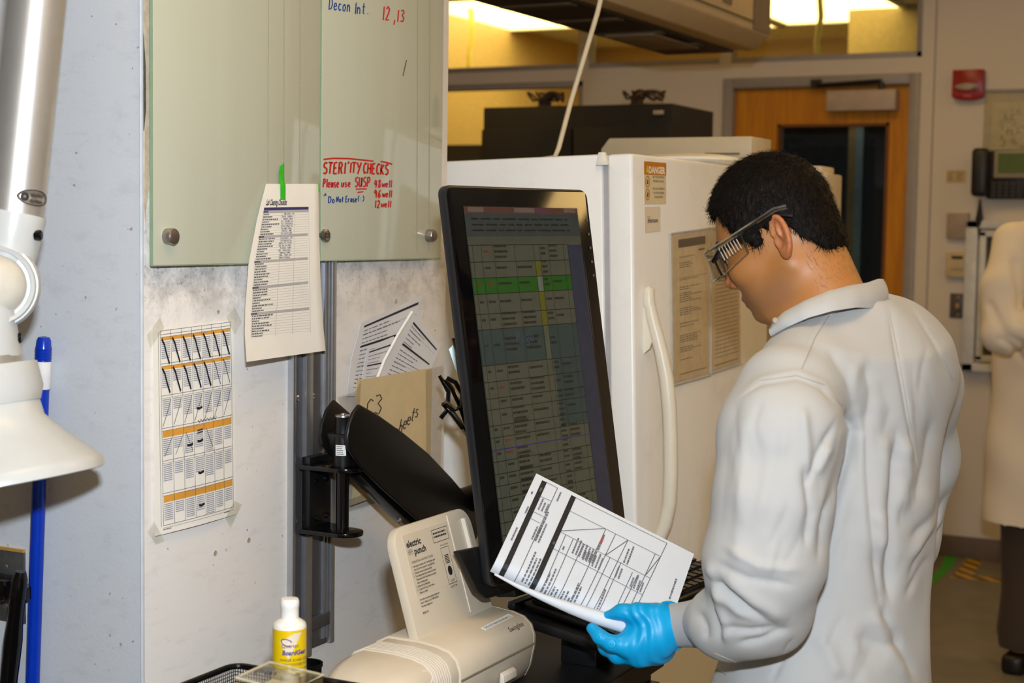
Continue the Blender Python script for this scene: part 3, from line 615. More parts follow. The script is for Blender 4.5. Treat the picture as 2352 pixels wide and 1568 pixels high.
# ---- manila envelope taped to the wall, worksheets tucked in
def poly_sheet(name, pts, x, th, mat, root=None, **kw):
    P = [onx(a, b, x) for a, b in pts]
    return mk(name, MB().prism([(p.y, p.z) for p in P], x-th, x, Matrix(((0, 0, 1, 0), (1, 0, 0, 0), (0, 1, 0, 0), (0, 0, 0, 1)))), mat, root, smooth=False, **kw)
MAN = pm('manila_paper', lin(206, 184, 142), .7, var=.04, vs=30, bump=.05, bs=200)
e = thing('manila_envelope', onx(895, 1150, WX), 'manila envelope taped to the wall and lettered in pencil', 'envelope')
poly_sheet('envelope_front', ((820, 873), (991, 845), (987, 1060), (985, 1095), (806, 1161), (812, 1000)), WX+.018, .001, MAN, e)
poly_sheet('envelope_back', ((822, 862), (993, 838), (988, 1092), (806, 1159)), WX+.003, .001, MAN, e)
m = MB(); efn = lambda u, v, off: onx(u, -v, WX+.018+off)
hand(m, 'C', 838, -958, 42, 2.6, efn, .0005, 22); hand(m, '3', 856, -950, 44, 2.6, efn, .0005, 26, slant=.1)
xx = 905; yy = 1003; m2 = MB()
for ch in 'sheets': hand(m2, ch, xx, -yy, 32, 2.4, efn, .0005, 11, slant=.2); xx += 9.2; yy -= 9
mk('pencil_lettering', m, pm('dark_pencil', lin(66, 58, 48), .6), e, smooth=False)
mk('pencil_lettering', m2, MATS['dark_pencil'], e, smooth=False)
for nm, q in (('left edge', ((776, 912), (818, 898), (830, 872), (822, 1000), (806, 1160), (798, 1165), (806, 1000))), ('right edge', ((978, 850), (1018, 838), (1012, 1095), (980, 1104))), ('bottom edge', ((800, 1148), (985, 1078), (985, 1100), (880, 1150), (800, 1172)))):
    poly_sheet('tape_piece', q, WX+.0205, .0004, clear('cloudy_tape', (.95, .95, .945), .04, .45), label='cloudy clear tape along the '+nm+' of the manila envelope', cat='tape')
GP = pm('pale_grey_paper', lin(214, 212, 214), .7, var=.02)  # worksheet paper, one even pale grey
def sheet_lines(e, q, x, bars, n, blocks=()):
    fnq = bil([onx(a, b, x) for a, b in q]); dk = MB(); tx = MB()
    for v in bars: dk = MB(); bar(dk, .06, v, .95, v+.028, fnq, .0006, 4); mk('black_bar', dk, INK, e, smooth=False)
    for i in range(n):
        v = .08+.88*i/n
        if any(abs(v-b-.014) < .03 for b in bars): continue
        textlines(tx, .07, v, .3+.5*random.random(), v+.02, 1, fnq, .0006, h=.55)
        if i % 4 == 2: bar(tx, .06, v-.006, .95, v-.003, fnq, .0006, 4)
    mk('printed_text', tx, pm('sheet_text', lin(92, 90, 92), .7), e, smooth=False, kind='stuff')
for nm, q, x, bars in (('tall, rearmost and leaning left', ((829, 742), (970, 677), (958, 722), (900, 905), (796, 910), (806, 830)), WX+.007, (.06, .34)),
                       ('short, standing between the other two', ((846, 796), (905, 772), (915, 900), (826, 905), (836, 840)), WX+.010, (.12, .42)),
                       ('folded, foremost and leaning right', ((944, 714), (1013, 795), (990, 850), (985, 890), (858, 892), (880, 830), (912, 770)), WX+.0135, (.08, .40)),
                       ('narrow with a yellow mark, behind the folded one', ((955, 712), (974, 709), (966, 745), (950, 760)), WX+.0045, ())):
    o = thing('worksheet', onx(q[-1][0], q[-1][1], x), 'printed worksheet in the manila envelope, '+nm, 'paper sheet', 'worksheets tucked in the envelope')
    poly_sheet('paper', q, x, .0008, GP, o)
    if 'rearmost' in nm: sheet_lines(o, (q[0], q[1], (930, 900), (798, 905)), x, bars, 16)
    elif 'short' in nm: sheet_lines(o, (q[0], q[1], (905, 900), (828, 900)), x, bars, 12)
    elif 'folded' in nm: sheet_lines(o, ((952, 722), (1010, 797), (958, 900), (872, 880)), x, bars, 15); mk('fold_edge', MB().tube([onx(946, 716, x+.001), onx(914, 768, x+.001), onx(882, 828, x+.001), onx(862, 880, x+.001)], .0025, 6), PAPER, o)
    else: poly_sheet('yellow_mark', ((955, 725), (966, 722), (962, 738), (952, 740)), x+.0007, .0005, pm('yellow_marker', lin(230, 210, 20), .6), o)
# ---- extraction arm at the wall's left side
ez = 1.95; S = ez/FPX
def E3(px, py, d=ez): return dep(px, py, d)
e = thing('fume_extraction_arm', E3(-12, 1135), 'white and silver fume extraction arm with flared hood', 'extraction arm')
TUBE = pm('silver_tube', lin(222, 221, 218), .36, .8, var=.03, vs=30, bump=.03, bs=120, aniso=(1, 1, .04))
A = E3(112, -260); B = E3(34, 492)
mk('tube', MB().lathe([(66*S, 0), (66*S, (B-A).length)], 40, axis(A, B)), TUBE, e)
D = E3(8, 640); d1 = (D-B).length
u1 = mk('upper_collar', MB().lathe([(70*S, -.002), (71*S, .003), (66*S, d1*.55), (58*S, d1*.95), (40*S, d1*1.05)], 40, axis(B, D)), WHITEP, e)
J = E3(-14, 655, ez-.005); F = (CAM-J).normalized()
mk('joint_disc', MB().lathe([(0, -.045), (92*S, -.045), (103*S, -.035), (103*S, .02), (96*S, .03), (0, .032)], 44, axis(J, J+F), cap=False), WHITEP, e)
mk('joint_ring', MB().lathe([(78*S, .028), (80*S, .04), (88*S, .042), (92*S, .03)], 44, axis(J, J+F), cap=False), pm('white_enamel', (1, 1, 1)), e)
mk('joint_dome', MB().lathe([(72*S, .03), (62*S, .045), (40*S, .055), (0, .058)], 40, axis(J, J+F), cap=False), pm('cream_dome', lin(206, 200, 186), .35), e)
L0 = E3(-22, 700, ez-.03); L1 = E3(-44, 832, ez-.01); ll = (L1-L0).length
mk('lower_collar', MB().lathe([(50*S, -.01), (58*S, .01), (80*S, ll*.6), (101*S, ll), (97*S, ll+.003)], 40, axis(L0, L1)), WHITEP, e)
H0 = E3(-58, 846, ez-.01); H1 = E3(-10, 1122, ez-.01); M = axis(H0, H1)
mk('metal_sleeve', MB().lathe([(102*S, -14*S), (102*S, 40*S)], 40, axis(E3(-50, 840, ez-.01), H1)), TUBE, e)
mk('hood_collar', MB().lathe([(128*S, 6*S), (138*S, 4*S), (143*S, 62*S), (132*S, 92*S), (118*S, 94*S)], 44, M, cap=False), WHITEP, e)
mk('hood', MB().lathe([(128*S, 84*S), (134*S, 128*S), (170*S, 170*S), (236*S, 236*S), (246*S, 248*S), (247*S, 268*S), (241*S, 270*S), (232*S, 246*S), (150*S, 165*S), (110*S, 130*S)], 64, M, cap=False), WHITEP, e)
for (px, py, pt) in ((92, 540, u1), (46, 776, e)):
    k0 = E3(px-14, py, ez-.012); k1 = E3(px+6, py, ez-.012)
    mk('clamp_knob', MB().lathe([(.003, -.012), (.003, 0), (.0065, .001), (.0068, .008), (.005, .010)], 14, axis(k0, k1)), BLACKG, e)
bc = E3(66, 452, ez-.036)
Mb = frame(bc, RGT*.9-FWD*-.43, UPV)
Tz = axis(A, B); Ti = Tz.inverted(); lb = Ti @ dep(66, 453, ez-.02); ang0 = math.atan2(lb.y, lb.x); Rt = 66*S+.0006
def tubefn(u, v, off): return Tz @ Vector(((Rt+off)*math.cos(ang0-u/Rt), (Rt+off)*math.sin(ang0-u/Rt), lb.z-v))
cN = Tz @ Vector((Rt*math.cos(ang0+.3), Rt*math.sin(ang0+.3), lb.z)); sgn = 1 if proj(tubefn(.005, 0, 0))[0] > proj(tubefn(0, 0, 0))[0] else -1
tf = lambda u, v, off: tubefn(u*sgn, v, off)
m = MB(); n = 24; pts = [(.005+.024*math.cos(t)*(1 if math.cos(t) > 0 else 1), .0098*math.sin(t)) for t in [2*math.pi*i/n for i in range(n)]]
m.add([tf(.005, 0, .0004)]+[tf(x, y, .0004) for x, y in pts], [(0, 1+i, 1+(i+1) % n) for i in range(n)])
bd = mk('badge', m, pm('badge_silver', lin(150, 140, 124), .3, .5), e)
m = MB()
for i in range(n):
    (x0, y0), (x1, y1) = pts[i], pts[(i+1) % n]
    m.add([tf(x0, y0, .0008), tf(x1, y1, .0008), tf(.005+(x1-.005)*.93, y1*.9, .0008), tf(.005+(x0-.005)*.93, y0*.9, .0008)], [(0, 1, 2, 3)])
m.add([tf(-.009+.0052*math.cos(2*math.pi*i/14), .0052*math.sin(2*math.pi*i/14), .0008) for i in range(14)], [tuple(range(14))])
mk('badge_print', m, INK, bd, smooth=False)
m = MB(); m.add([tf(-.009+.0018*math.cos(2*math.pi*i/10), .0018*math.sin(2*math.pi*i/10), .0011) for i in range(10)], [tuple(range(10))]); mk('badge_dot', m, pm('badge_silver', (1, 1, 1)), bd, smooth=False)
letters('badge_lettering', 'alsident\nsystem', .0072, None, INK, bd, fn=lambda x, y, o: tf(-.002+x*.95, y+.001, o), off=.0009, bold=.0001)
# ---- blue-handled broom leaning on the wall
yy = 1.688; b0 = ony(101, 772, yy); b1 = ony(75, 1568, yy); dv = (b1-b0).normalized(); bb_ = b0+dv*((b0.z-.10)/-dv.z)
M = axis(b0, b1); L = (bb_-b0).length; q = .000585
e = thing('broom', (bb_.x, bb_.y, 0), 'broom with blue and white handle leaning against the wall', 'broom')
BLU = pm('blue_plastic', lin(6, 50, 168), .22, var=.04)
def ringprof():
    p = [(.002, 0), (.008, .0015), (.0102, .006), (.0108, .014)]
    for i in range(4): z = .017+i*.0045; p += [(.0118, z), (.0118, z+.002), (.0112, z+.0028), (.0112, z+.0042)]
    return p+[(.0118, .036)]
mk('end_cap', MB().lathe(ringprof(), 28, M), BLU, e)
mk('sleeve', MB().lathe([(.0116, .036), (.0116, .0745), (.0108, .076)], 28, M), pm('white_plastic', lin(230, 228, 226), .3), e)
mk('handle', MB().lathe([(.0100, .074), (.0103, L+.01)], 28, M), BLU, e)
mk('broom_head', MB().box((bb_.x-.15, bb_.y-.018, .07), (bb_.x+.15, bb_.y+.018, .12)), BLU, e, bevel=.006)
m = MB()
for i in range(30):
    for j in range(3): x = bb_.x-.145+i*.01; y = bb_.y-.011+j*.011; m.tube([(x, y, .075), (x+random.uniform(-.006, .006), y+random.uniform(-.004, .004), .001)], .003, 4)
mk('bristles', m, pm('bristle_grey', lin(60, 60, 64), .7), e, kind='stuff')
# ---- steel outlet plate with a black plug and cable
a = ony(-60, 1262, 1.709); b = ony(61, 1432, 1.709); a.z = ony(61, 1268, 1.709).z
e = thing('outlet_plate', (a.x, 1.709, b.z), 'worn stainless outlet plate at the lower corner of the wall', 'outlet')
mk('plate', MB().box((a.x, 1.7035, b.z), (b.x, 1.709, a.z)), pm('worn_steel', lin(120, 122, 124), .38, .8, var=.12, vs=60), e, bevel=.0015)
mk('plate_rim', MB().box((a.x, 1.703, a.z), (b.x, 1.709, a.z+.004)), pm('brass_edge', lin(206, 160, 80), .45, .4), e)
for py in (1302, 1392): p = ony(12, py, 1.703); mk('screw', MB().lathe([(.0045, 0), (.004, .001)], 12, axis((p.x, 1.7036, p.z), (p.x, 1.0, p.z))), CHROME, e)
p = ony(2, 1345, 1.70); mk('receptacle', MB().lathe([(.017, 0), (.016, .002)], 20, axis((p.x, 1.7036, p.z), (p.x, 1.0, p.z))), pm('dark_red_hole', lin(50, 24, 22), .5), e)
pl = thing('power_plug', (p.x, 1.66, p.z-.02), 'black power plug and thick cable in the steel outlet', 'power plug')
g = ony(14, 1350, 1.672)
mk('plug_body', MB().box((g.x-.075, 1.658, g.z-.017), (g.x+.008, 1.702, g.z+.013)), BLACKG, pl, bevel=.005)
s0 = ony(48, 1312, 1.655); s1 = ony(40, 1372, 1.655); s2 = ony(30, 1470, 1.655); s3 = ony(18, 1580, 1.655); s4 = Vector((s3.x-.03, 1.64, .45)); s5 = Vector((s3.x-.12, 1.63, .03))
mk('strain_relief', MB().tube([s0, s0.lerp(s1, .3), s1], [.0075, .011, .0125], 16).box((g.x, 1.662, g.z-.012), (s1.x+.004, 1.69, g.z+.006)), BLACKG, pl)
mk('cable', MB().tube([s1, s1.lerp(s2, .5), s2, s3, s4, s5], [.0115, .0112, .0135, .0125, .0125, .0125], 16), BLACKG, pl)
# ================================================================ cabinet, monitor, punch and desk things
# ---- black drawer cabinet used as desk
cx0, cx1, cy0, cy1 = -1.205, -.882, .75, 2.275
e = thing('drawer_cabinet', ((cx0+cx1)/2, (cy0+cy1)/2, 0), 'low black drawer cabinet used as the desk under the monitor', 'cabinet')
LAM = pm('black_laminate', lin(22, 21, 22), .5, var=.15, vs=80, bump=.03, bs=400)
mk('carcass', MB().box((cx0, cy0, .0), (cx1-.02, cy1, DZ-.03)), LAM, e, bevel=.003)
mk('top', MB().box((cx0, cy0-.005, DZ-.03), (cx1, cy1+.005, DZ)), LAM, e, bevel=.004)
for j in range(2):
    y0 = cy0+.01+j*(cy1-cy0)/2; y1 = y0+(cy1-cy0)/2-.02
    for i in range(4):
        z0 = .04+i*.19; d = mk('drawer', MB().box((cx1-.022, y0, z0), (cx1-.001, y1, z0+.18)), BLACK, e, bevel=.003)
        hz = z0+.135
        mk('pull', MB().box((cx1-.001, y1-.085, hz-.016), (cx1+.003, y1-.02, hz+.016)), pm('pull_dark', lin(46, 44, 42), .35, .4), d, bevel=.001)
        mk('pull_label', MB().box((cx1+.003, y1-.075, hz-.008), (cx1+.0036, y1-.03, hz+.008)), pm('pull_grey', lin(70, 66, 62), .5), d)
# ---- monitor
MC = Vector((-1.0251, 2.1146, 1.2746)); MW = Vector((.1875, .9822, .0064)).normalized(); MH = Vector((-.1593, .024, .9869)); MM = frame(MC, MW, MH); MN = MM.to_3x3() @ Vector((0, 0, 1))
e = thing('monitor', MC-Vector(MH)*.285-MN*.02, 'black portrait touch monitor showing a spreadsheet with a green row', 'monitor')
def rrect(w, h, r, n=5):
    P = []
    for cx, cy, a in ((w/2-r, h/2-r, 0), (-w/2+r, h/2-r, 90), (-w/2+r, -h/2+r, 180), (w/2-r, -h/2+r, 270)):
        for i in range(n+1): t = math.radians(a+90*i/n); P.append((cx+r*math.cos(t), cy+r*math.sin(t)))
    return P
mk('casing', MB().prism(rrect(.350, .576, .014), -.017, -.002, MM), pm('black_casing', lin(28, 28, 31), .4, var=.1), e, bevel=.003)
mk('bezel_glass', MB().prism(rrect(.345, .570, .012), -.002, 0, MM), pm('bezel_gloss', lin(7, 7, 8), .09, var=.1, spec=.5), e, bevel=.0006)
mk('rear_bulge', MB().prism(rrect(.25, .36, .03), -.050, -.017, MM), pm('black_casing', (0, 0, 0)), e, bevel=.008)
SX, ST, SB = .1405, .257, -.243
def scr(u, v, off=0): return MM @ Vector((-SX+2*SX*u, ST+(SB-ST)*v, .0003+off))
def emat(name, col, es):
    if name in MATS: return MATS[name]
    k = NT(name); c = k.mix(k.ramp(k.noise(90, 2), .3, .7), tuple(q*.93 for q in col), col)
    k.b.inputs['Base Color'].default_value = (.012, .012, .012, 1); k.b.inputs['Roughness'].default_value = .12
    k.l(c, k.b.inputs['Emission Color']); k.b.inputs['Emission Strength'].default_value = es; MATS[name] = k.m; return k.m
def sq(name, parent, u0, v0, u1, v1, mat, off=.0002):
    m = MB(); bar(m, u0, v0, u1, v1, scr, off); return mk(name, m, mat, parent, smooth=False)
GS = emat('screen_grey_green', lin(66, 68, 54), .95); sc_ = sq('screen', e, 0, 0, 1, 1, GS, 0)
VL = lambda y: (y-471)/(1262-471)
sq('title_bar', sc_, 0, 0, 1, .020, emat('screen_title', lin(88, 54, 44), .7)); sq('title_tab', sc_, .03, .002, .16, .016, emat('screen_tab', lin(110, 92, 84), .7), .0004); sq('title_tab', sc_, .42, .002, .60, .016, emat('screen_tab', (0,)*3, 1), .0004); sq('title_tab', sc_, .62, .002, .69, .02, emat('screen_plum', lin(96, 48, 70), .7), .0004); sq('title_tab', sc_, .87, .002, .98, .014, emat('screen_tab', (0,)*3, 1), .0004)
sq('toolbar', sc_, 0, .020, 1, .088, emat('screen_toolbar', lin(54, 64, 62), .6)); sq('formula_bar', sc_, 0, .088, 1, .108, emat('screen_bar', lin(80, 80, 66), .6)); sq('side_band', sc_, .865, .115, 1, 1, emat('screen_blue', lin(40, 50, 72), .6))
sq('teal_block', sc_, 0, VL(755), .865, VL(837), emat('screen_teal', lin(44, 70, 68), .55))
sq('teal_block', sc_, .62, VL(837), .865, VL(1000), emat('screen_teal', (0,)*3, 1))
sq('green_row', sc_, 0, VL(636), .865, VL(673), emat('screen_green', lin(2, 108, 6), .42), .0004); sq('row_gap', sc_, .555, VL(636), .60, VL(673), emat('screen_pale', lin(112, 116, 104), .6), .0005)
for y0, y1 in ((599, 636), (673, 719), (719, 755)): sq('yellow_cell', sc_, .55, VL(y0), .60, VL(y1), emat('screen_yellow', lin(118, 116, 8), .42), .0004)
sq('cell_column', sc_, .56, VL(755), .60, VL(837), emat('screen_pale2', lin(92, 94, 70), .6), .0004)
gl = MB(); tx = MB(); rt = MB(); DKE = emat('screen_ink', lin(8, 9, 9), .3)
rws = [560, 599, 636, 673, 719, 755, 837, 875, 913, 938, 975, 1002, 1030, 1057, 1085, 1112, 1140, 1168, 1196, 1224]
cols = [0, .03, .10, .20, .38, .55, .60, .68, .82, .865]
for y in rws: bar(gl, 0, VL(y), .865, VL(y)+.0022, scr, .0006)
for c in cols: bar(gl, c, .115, c+.0032, 1, scr, .0006)
for i in range(len(rws)-1):
    v0, v1 = VL(rws[i]), VL(rws[i+1])
    for a, b, p in ((.04, .08, .6), (.115, .185, 1), (.21, .36, .9), (.39, .54, .9), (.61, .675, 1), (.69, .80, .6)):
        if random.random() < p:
            n = random.choice((1, 2, 3)) if a > .19 else 1
            textlines(rt if (a < .12 and random.random() < .25) else tx, a, (v0+v1)/2-n*.008, a+(b-a)*.85, (v0+v1)/2+n*.008, n, scr, .0007, rag=.3, h=.45)
for q in range(3):
    v = .034+q*.017; textlines(tx, .05, v, .92, v+.008, 1, scr, .0007, rag=.1, h=.6)
mk('grid_lines', gl, DKE, sc_, smooth=False); mk('screen_text', tx, emat('screen_ink2', lin(14, 15, 15), .4), sc_, smooth=False, kind='stuff'); mk('red_text', rt, emat('screen_red', lin(120, 30, 24), .6), sc_, smooth=False, kind='stuff')
m = MB(); bar(m, 0, VL(1030), .865, VL(1030)+.003, scr, .0008); mk('page_break', m, emat('screen_violet', lin(40, 34, 120), .6), sc_, smooth=False)
lt = letters('watermark', 'Page', .16, None, emat('screen_mark', lin(62, 74, 92), .6), sc_, fn=lambda x, y, o: scr(.30+x*.55, .405-y*.30, o), off=.0008)
mk('cover_glass', MB().prism([(-SX-.001, SB-.001), (SX+.001, SB-.001), (SX+.001, ST+.001), (-SX-.001, ST+.001)], .0018, .0026, MM), clear('screen_cover', (.97, .97, .96), .035, .015), e, smooth=False)
m = MB()
for i in range(5): m.add([MM @ Vector(p) for p in ((.162, .24-i*.022, .0005), (.167, .24-i*.022, .0005), (.167, .236-i*.022, .0005), (.162, .236-i*.022, .0005))], [(0, 1, 2, 3)])
mk('touch_marks', m, pm('bezel_mark', lin(96, 84, 74), .5), e, smooth=False, kind='stuff')
mk('foot_bracket', MB().prism([(-.218, -.228), (-.15, -.23), (-.10, -.285), (-.10, -.305), (-.168, -.305), (-.185, -.292)], -.030, -.018, MM), BLACK, e, bevel=.003)
mk('lower_brace', MB().box((-.10, -.315, -.06), (.12, -.286, -.02), MM), BLACK, e, bevel=.004)
PMN = frame(dep(1031, 800, 2.42), RGT, -UPV, None); k_ = 2.42/FPX
mk('mount_plate', MB().prism([(0, 2*k_), (9*k_, -8*k_), (34*k_, 70*k_), (46*k_, 140*k_), (36*k_, 140*k_), (24*k_, 74*k_)], 0, .012, PMN), pm('grey_teal_metal', lin(126, 140, 138), .4, .4), e)
mk('mount_clip', MB().tube([dep(1043, 776, 2.40), dep(1054, 812, 2.40), dep(1064, 860, 2.40)], .0045, 8), BLACKG, e)
# ---- wall arm that carries the monitor
AX, AY = -1.365, 2.09; zb, zt_, zh = 1.0066, 1.1103, 1.1944
e = thing('articulated_mount', (AX, AY, zb), 'black articulated monitor arm clamped to the aluminium rail', 'monitor arm')
mk('rail_plate', MB().box((WX+.0128, 2.080, zb-.012), (WX+.029, 2.142, zt_+.014)), BLACK, e, bevel=.002)
def tongue(z):
    P = [(WX+.022, AY-.029), (WX+.022, AY+.050), (AX-.005, AY+.030)]+[(AX+.006+.029*math.cos(t), AY+.029*math.sin(t)) for t in [math.pi/2-math.pi*i/10 for i in range(11)]]
    return MB().prism(P, z-.0035, z+.0035)
mk('shelf_plate', tongue(zb), BLACKG, e, bevel=.0012); mk('shelf_plate', tongue(zt_), BLACKG, e, bevel=.0012)
mk('post', MB().lathe([(.0105, 0), (.0105, zt_+.02-zb)], 24, Matrix.Translation((AX, AY, zb))), BLACKG, e)
hb = mk('hub', MB().lathe([(.0145, 0), (.0148, .004), (.0148, .052), (.0128, .053), (.0128, .078), (.0132, .079)], 28, Matrix.Translation((AX, AY, zt_+.004))), BLACK, e)
mk('hub_cap', MB().lathe([(.0132, 0), (.013, .0025), (.004, .003), (.0038, .005), (.002, .0055)], 24, Matrix.Translation((AX, AY, zt_+.083))), CHROME, e)
lbv = (CAM-Vector((AX, AY, 1.15))); la = math.atan2(lbv.y, lbv.x)
def hubfn(u, v, off): r = .0149+off; return Vector((AX+r*math.cos(la-.25+u/r), AY+r*math.sin(la-.25+u/r), zt_+.022+v))
m = MB(); [bar(m, -.009+i*.003, 0, -.006+i*.003, .017, hubfn, .0002) for i in range(6)]
lb_ = mk('sticker', m, pm('white_label', lin(226, 226, 224), .5), hb)
m = MB(); [textlines(m, -.007, .002+i*.003, .007, .0035+i*.003, 1, hubfn, .0005, h=.8) for i in range(5)]; mk('sticker_text', m, INK, lb_, smooth=False, kind='stuff')
def xshell(name, pts, x, th, mat, par, **kw):
    P = [onx(a, b, x) for a, b in pts]; return mk(name, MB().prism([(p.y, p.z) for p in P], x-th, x, Matrix(((0, 0, 1, 0), (1, 0, 0, 0), (0, 1, 0, 0), (0, 0, 0, 1)))), mat, par, **kw)
SHELL = pm('black_shell', lin(15, 14, 14), .42, var=.12)
xshell('arm_shell', ((770, 918), (752, 942), (741, 975), (738, 1000), (742, 1022), (765, 1048), (800, 1075), (860, 1110), (900, 1100), (900, 1030), (812, 955)), -1.392, .006, SHELL, e, bevel=.002)
ns = xshell('arm_shell', ((828, 928), (815, 946), (804, 975), (799, 1005), (802, 1030), (830, 1073), (880, 1122), (945, 1180), (1005, 1235), (1095, 1240), (1112, 1195), (1075, 1140), (1040, 1098), (985, 1040), (930, 995), (870, 952)), -1.325, .008, SHELL, e, bevel=.0035, seg=3)
xshell('arm_core', ((812, 1000), (850, 985), (1060, 1180), (1080, 1225), (1010, 1225), (830, 1070)), -1.335, .052, BLACK, e, bevel=.002)
xshell('lower_link', ((826, 1088), (850, 1082), (1000, 1196), (1010, 1222), (965, 1222), (928, 1190)), -1.345, .03, BLACKG, e, bevel=.002)
for px, py in ((866, 1096), (927, 1197), (985, 1212)):
    p = onx(px, py, -1.328); mk('bolt', MB().lathe([(.005, 0), (.005, .003), (.003, .005)], 12, Matrix(((0, 0, 1, -1.338), (1, 0, 0, p.y), (0, 1, 0, p.z), (0, 0, 0, 1)))), CHROME, e)
for px, py in ((728, 1105), (751, 1098), (728, 1190), (753, 1184)):
    p = onx(px, py, WX+.03); mk('bolt', MB().lathe([(.005, 0), (.0048, .0025), (.0025, .003)], 12, Matrix(((0, 0, 1, WX+.029), (1, 0, 0, p.y), (0, 1, 0, p.z), (0, 0, 0, 1)))), BLACKG, e)
letters('lettering', 'ergo', .022, frame(onx(1014, 1198, -1.3245), (0, .93, -.37), (0, .37, .93)), pm('pale_blue_print', lin(120, 150, 176), .5), ns)
q0 = Vector((-1.355, 2.47, 1.0)); q1 = Vector((-1.20, 2.42, 1.06)); q2 = MC-MN*.065
mk('elbow_link', MB().tube([q0, q0.lerp(q1, .5), q1, q1.lerp(q2, .6)+Vector((0, 0, .02)), q2], [.024, .024, .024, .022, .022], 14), BLACK, e)
mk('tilt_head', MB().prism(rrect(.12, .12, .01), -.066, -.0505, MM), BLACK, e)
# ---- cable loop hanging between monitor and wall
def C3(x, y, d=2.62): return dep(x, y, d)
mk('cable_bundle', MB().tube([C3(1026, 868), C3(1046, 878), C3(1062, 905), C3(1060, 935), C3(1045, 940), C3(1026, 925), C3(1016, 930)], .0042, 8).tube([C3(1022, 872, 2.64), C3(1040, 895, 2.64), C3(1056, 930, 2.64), C3(1068, 965, 2.64), C3(1080, 990, 2.60)], .0042, 8).tube([C3(1018, 925, 2.66), C3(1040, 950, 2.66), C3(1066, 985, 2.66), C3(1084, 1010, 2.6)], .0055, 8).tube([C3(1010, 862, 2.66), C3(1030, 900, 2.66), C3(1028, 940, 2.66), C3(1012, 960, 2.66)], .004, 8), BLACKG, label='looped black cables hanging behind the monitor', cat='cable')
# ---- electric paper punch
bx0, bx1 = -1.125, -.985
PUN = pm('beige_plastic', lin(206, 193, 172), .42, var=.03, vs=12, bump=.04, bs=500)
PUN2 = pm('beige_plastic_light', lin(214, 204, 188), .45, var=.03)
e = thing('electric_punch', (-1.055, 1.85, DZ), 'beige electric paper punch with an upright printed paper guide', 'paper punch')
prof = [(-1.115, DZ+.004), (-1.000, DZ+.004), (-.992, DZ+.02), (-.986, DZ+.05), (-.986, DZ+.066), (-.992, DZ+.082), (-1.004, DZ+.092), (-1.022, DZ+.097), (-1.050, DZ+.100), (-1.10, DZ+.100), (-1.12, DZ+.09), (-1.125, DZ+.06)]
PX = Matrix(((1, 0, 0, 0), (0, 0, 1, 0), (0, 1, 0, 0), (0, 0, 0, 1)))
def ext(pf, y0, y1): return MB().prism(pf, y0, y1, PX)
def shr(pf, k, cx=-1.055, cz=DZ+.02): return [(cx+(x-cx)*k, cz+(z-cz)*k if z > cz else z) for x, z in pf]
mk('body', ext(prof, 1.800, 2.020), PUN, e, bevel=.0015)
# rounded right end
def dome(pf, ya, yb, n, lo=.35, cx=-1.055, cz=DZ+.02):
    m = MB(); k = len(pf); vs = []; fs = []
    for i in range(n+1):
        t = i/n*math.pi/2; y = ya+(yb-ya)*math.sin(t); s = lo+(1-lo)*math.cos(t)
        vs += [(x, y, z) for x, z in shr(pf, s, cx, cz)] if True else []
    for i in range(n):
        for j in range(k): fs.append((i*k+j, i*k+(j+1) % k, (i+1)*k+(j+1) % k, (i+1)*k+j))
    fs += [tuple(range(k)), tuple(range(n*k, n*k+k))[::-1]]; return m.add(vs, fs)
mk('end_cap', dome(prof, 2.020, 2.042, 5, .72), PUN, e, angle=60)
mk('seam', ext([(-.9855, DZ+.052), (-.984, DZ+.053), (-.984, DZ+.0545), (-.9855, DZ+.0555)], 1.80, 2.02), pm('seam_dark', lin(120, 108, 92), .6), e, smooth=False)
mk('catch', ext([(-.988, DZ+.02), (-.980, DZ+.022), (-.981, DZ+.032), (-.9865, DZ+.036)], 1.915, 1.955), PUN2, e, bevel=.001)
mp = shr(prof, .97); mk('collar', ext(mp, 1.735, 1.800), PUN2, e, bevel=.002)
for i in range(7): y = 1.742+i*.0055; mk('rib', ext(shr(prof, .982), y, y+.0028), PUN2, e)
mk('motor_housing', dome(shr(prof, .955), 1.738, 1.628, 9, .42), PUN, e, angle=70)
p = Vector((-.998, 1.728, DZ+.075)); mk('button', MB().lathe([(.011, -.006), (.011, .002), (.009, .003), (.006, .0022)], 20, axis(p, p+Vector((.8, -.15, .5)))), PUN2, e)
# upright paper guide
tt = .295; up = Vector((-math.sin(tt), 0, math.cos(tt))); o = Vector((-1.05, 1.8033, .925)); PM = frame(o, (0, 1, 0), up); hh = .168; ww = .216
pts = [(0, 0), (ww, 0), (ww, hh-.03)]+[(ww-.03+.03*math.cos(t), hh-.03+.03*math.sin(t)) for t in [math.pi/2*i/6 for i in range(1, 7)]]+[(.03-.03*math.sin(t), hh-.03+.03*math.cos(t)) for t in [math.pi/2*i/6 for i in range(0, 7)]]
g = mk('paper_guide', MB().prism(pts, -.014, 0, PM), PUN, e, bevel=.0012)
mk('guide_rail', MB().box((.150, .022, 0), (.1515, hh-.004, .0012), PM), PUN2, g); mk('guide_stop', MB().box((ww-.028, .06, 0), (ww-.024, hh-.015, .006), PM), PUN2, g)
pf = lambda u, v, off: PM @ Vector((u, v, off))
mk('info_label', MB().box((.022, .070, 0), (.148, hh-.012, .0004), PM), pm('label_beige', lin(205, 192, 171), .45, var=.02), g)
letters('lettering', 'electric', .013, PM @ Matrix.Translation((.026, hh-.030, .0006)), INK, g, bold=.00035); letters('lettering', 'punch', .013, PM @ Matrix.Translation((.042, hh-.042, .0006)), INK, g, bold=.00035)
m = MB(); hand(m, 'HPH.', .027, hh-.041, .008, .0006, pf, .0007, .014); mk('pen_note', m, pm('dark_pencil', (0, 0, 0)), g, smooth=False)
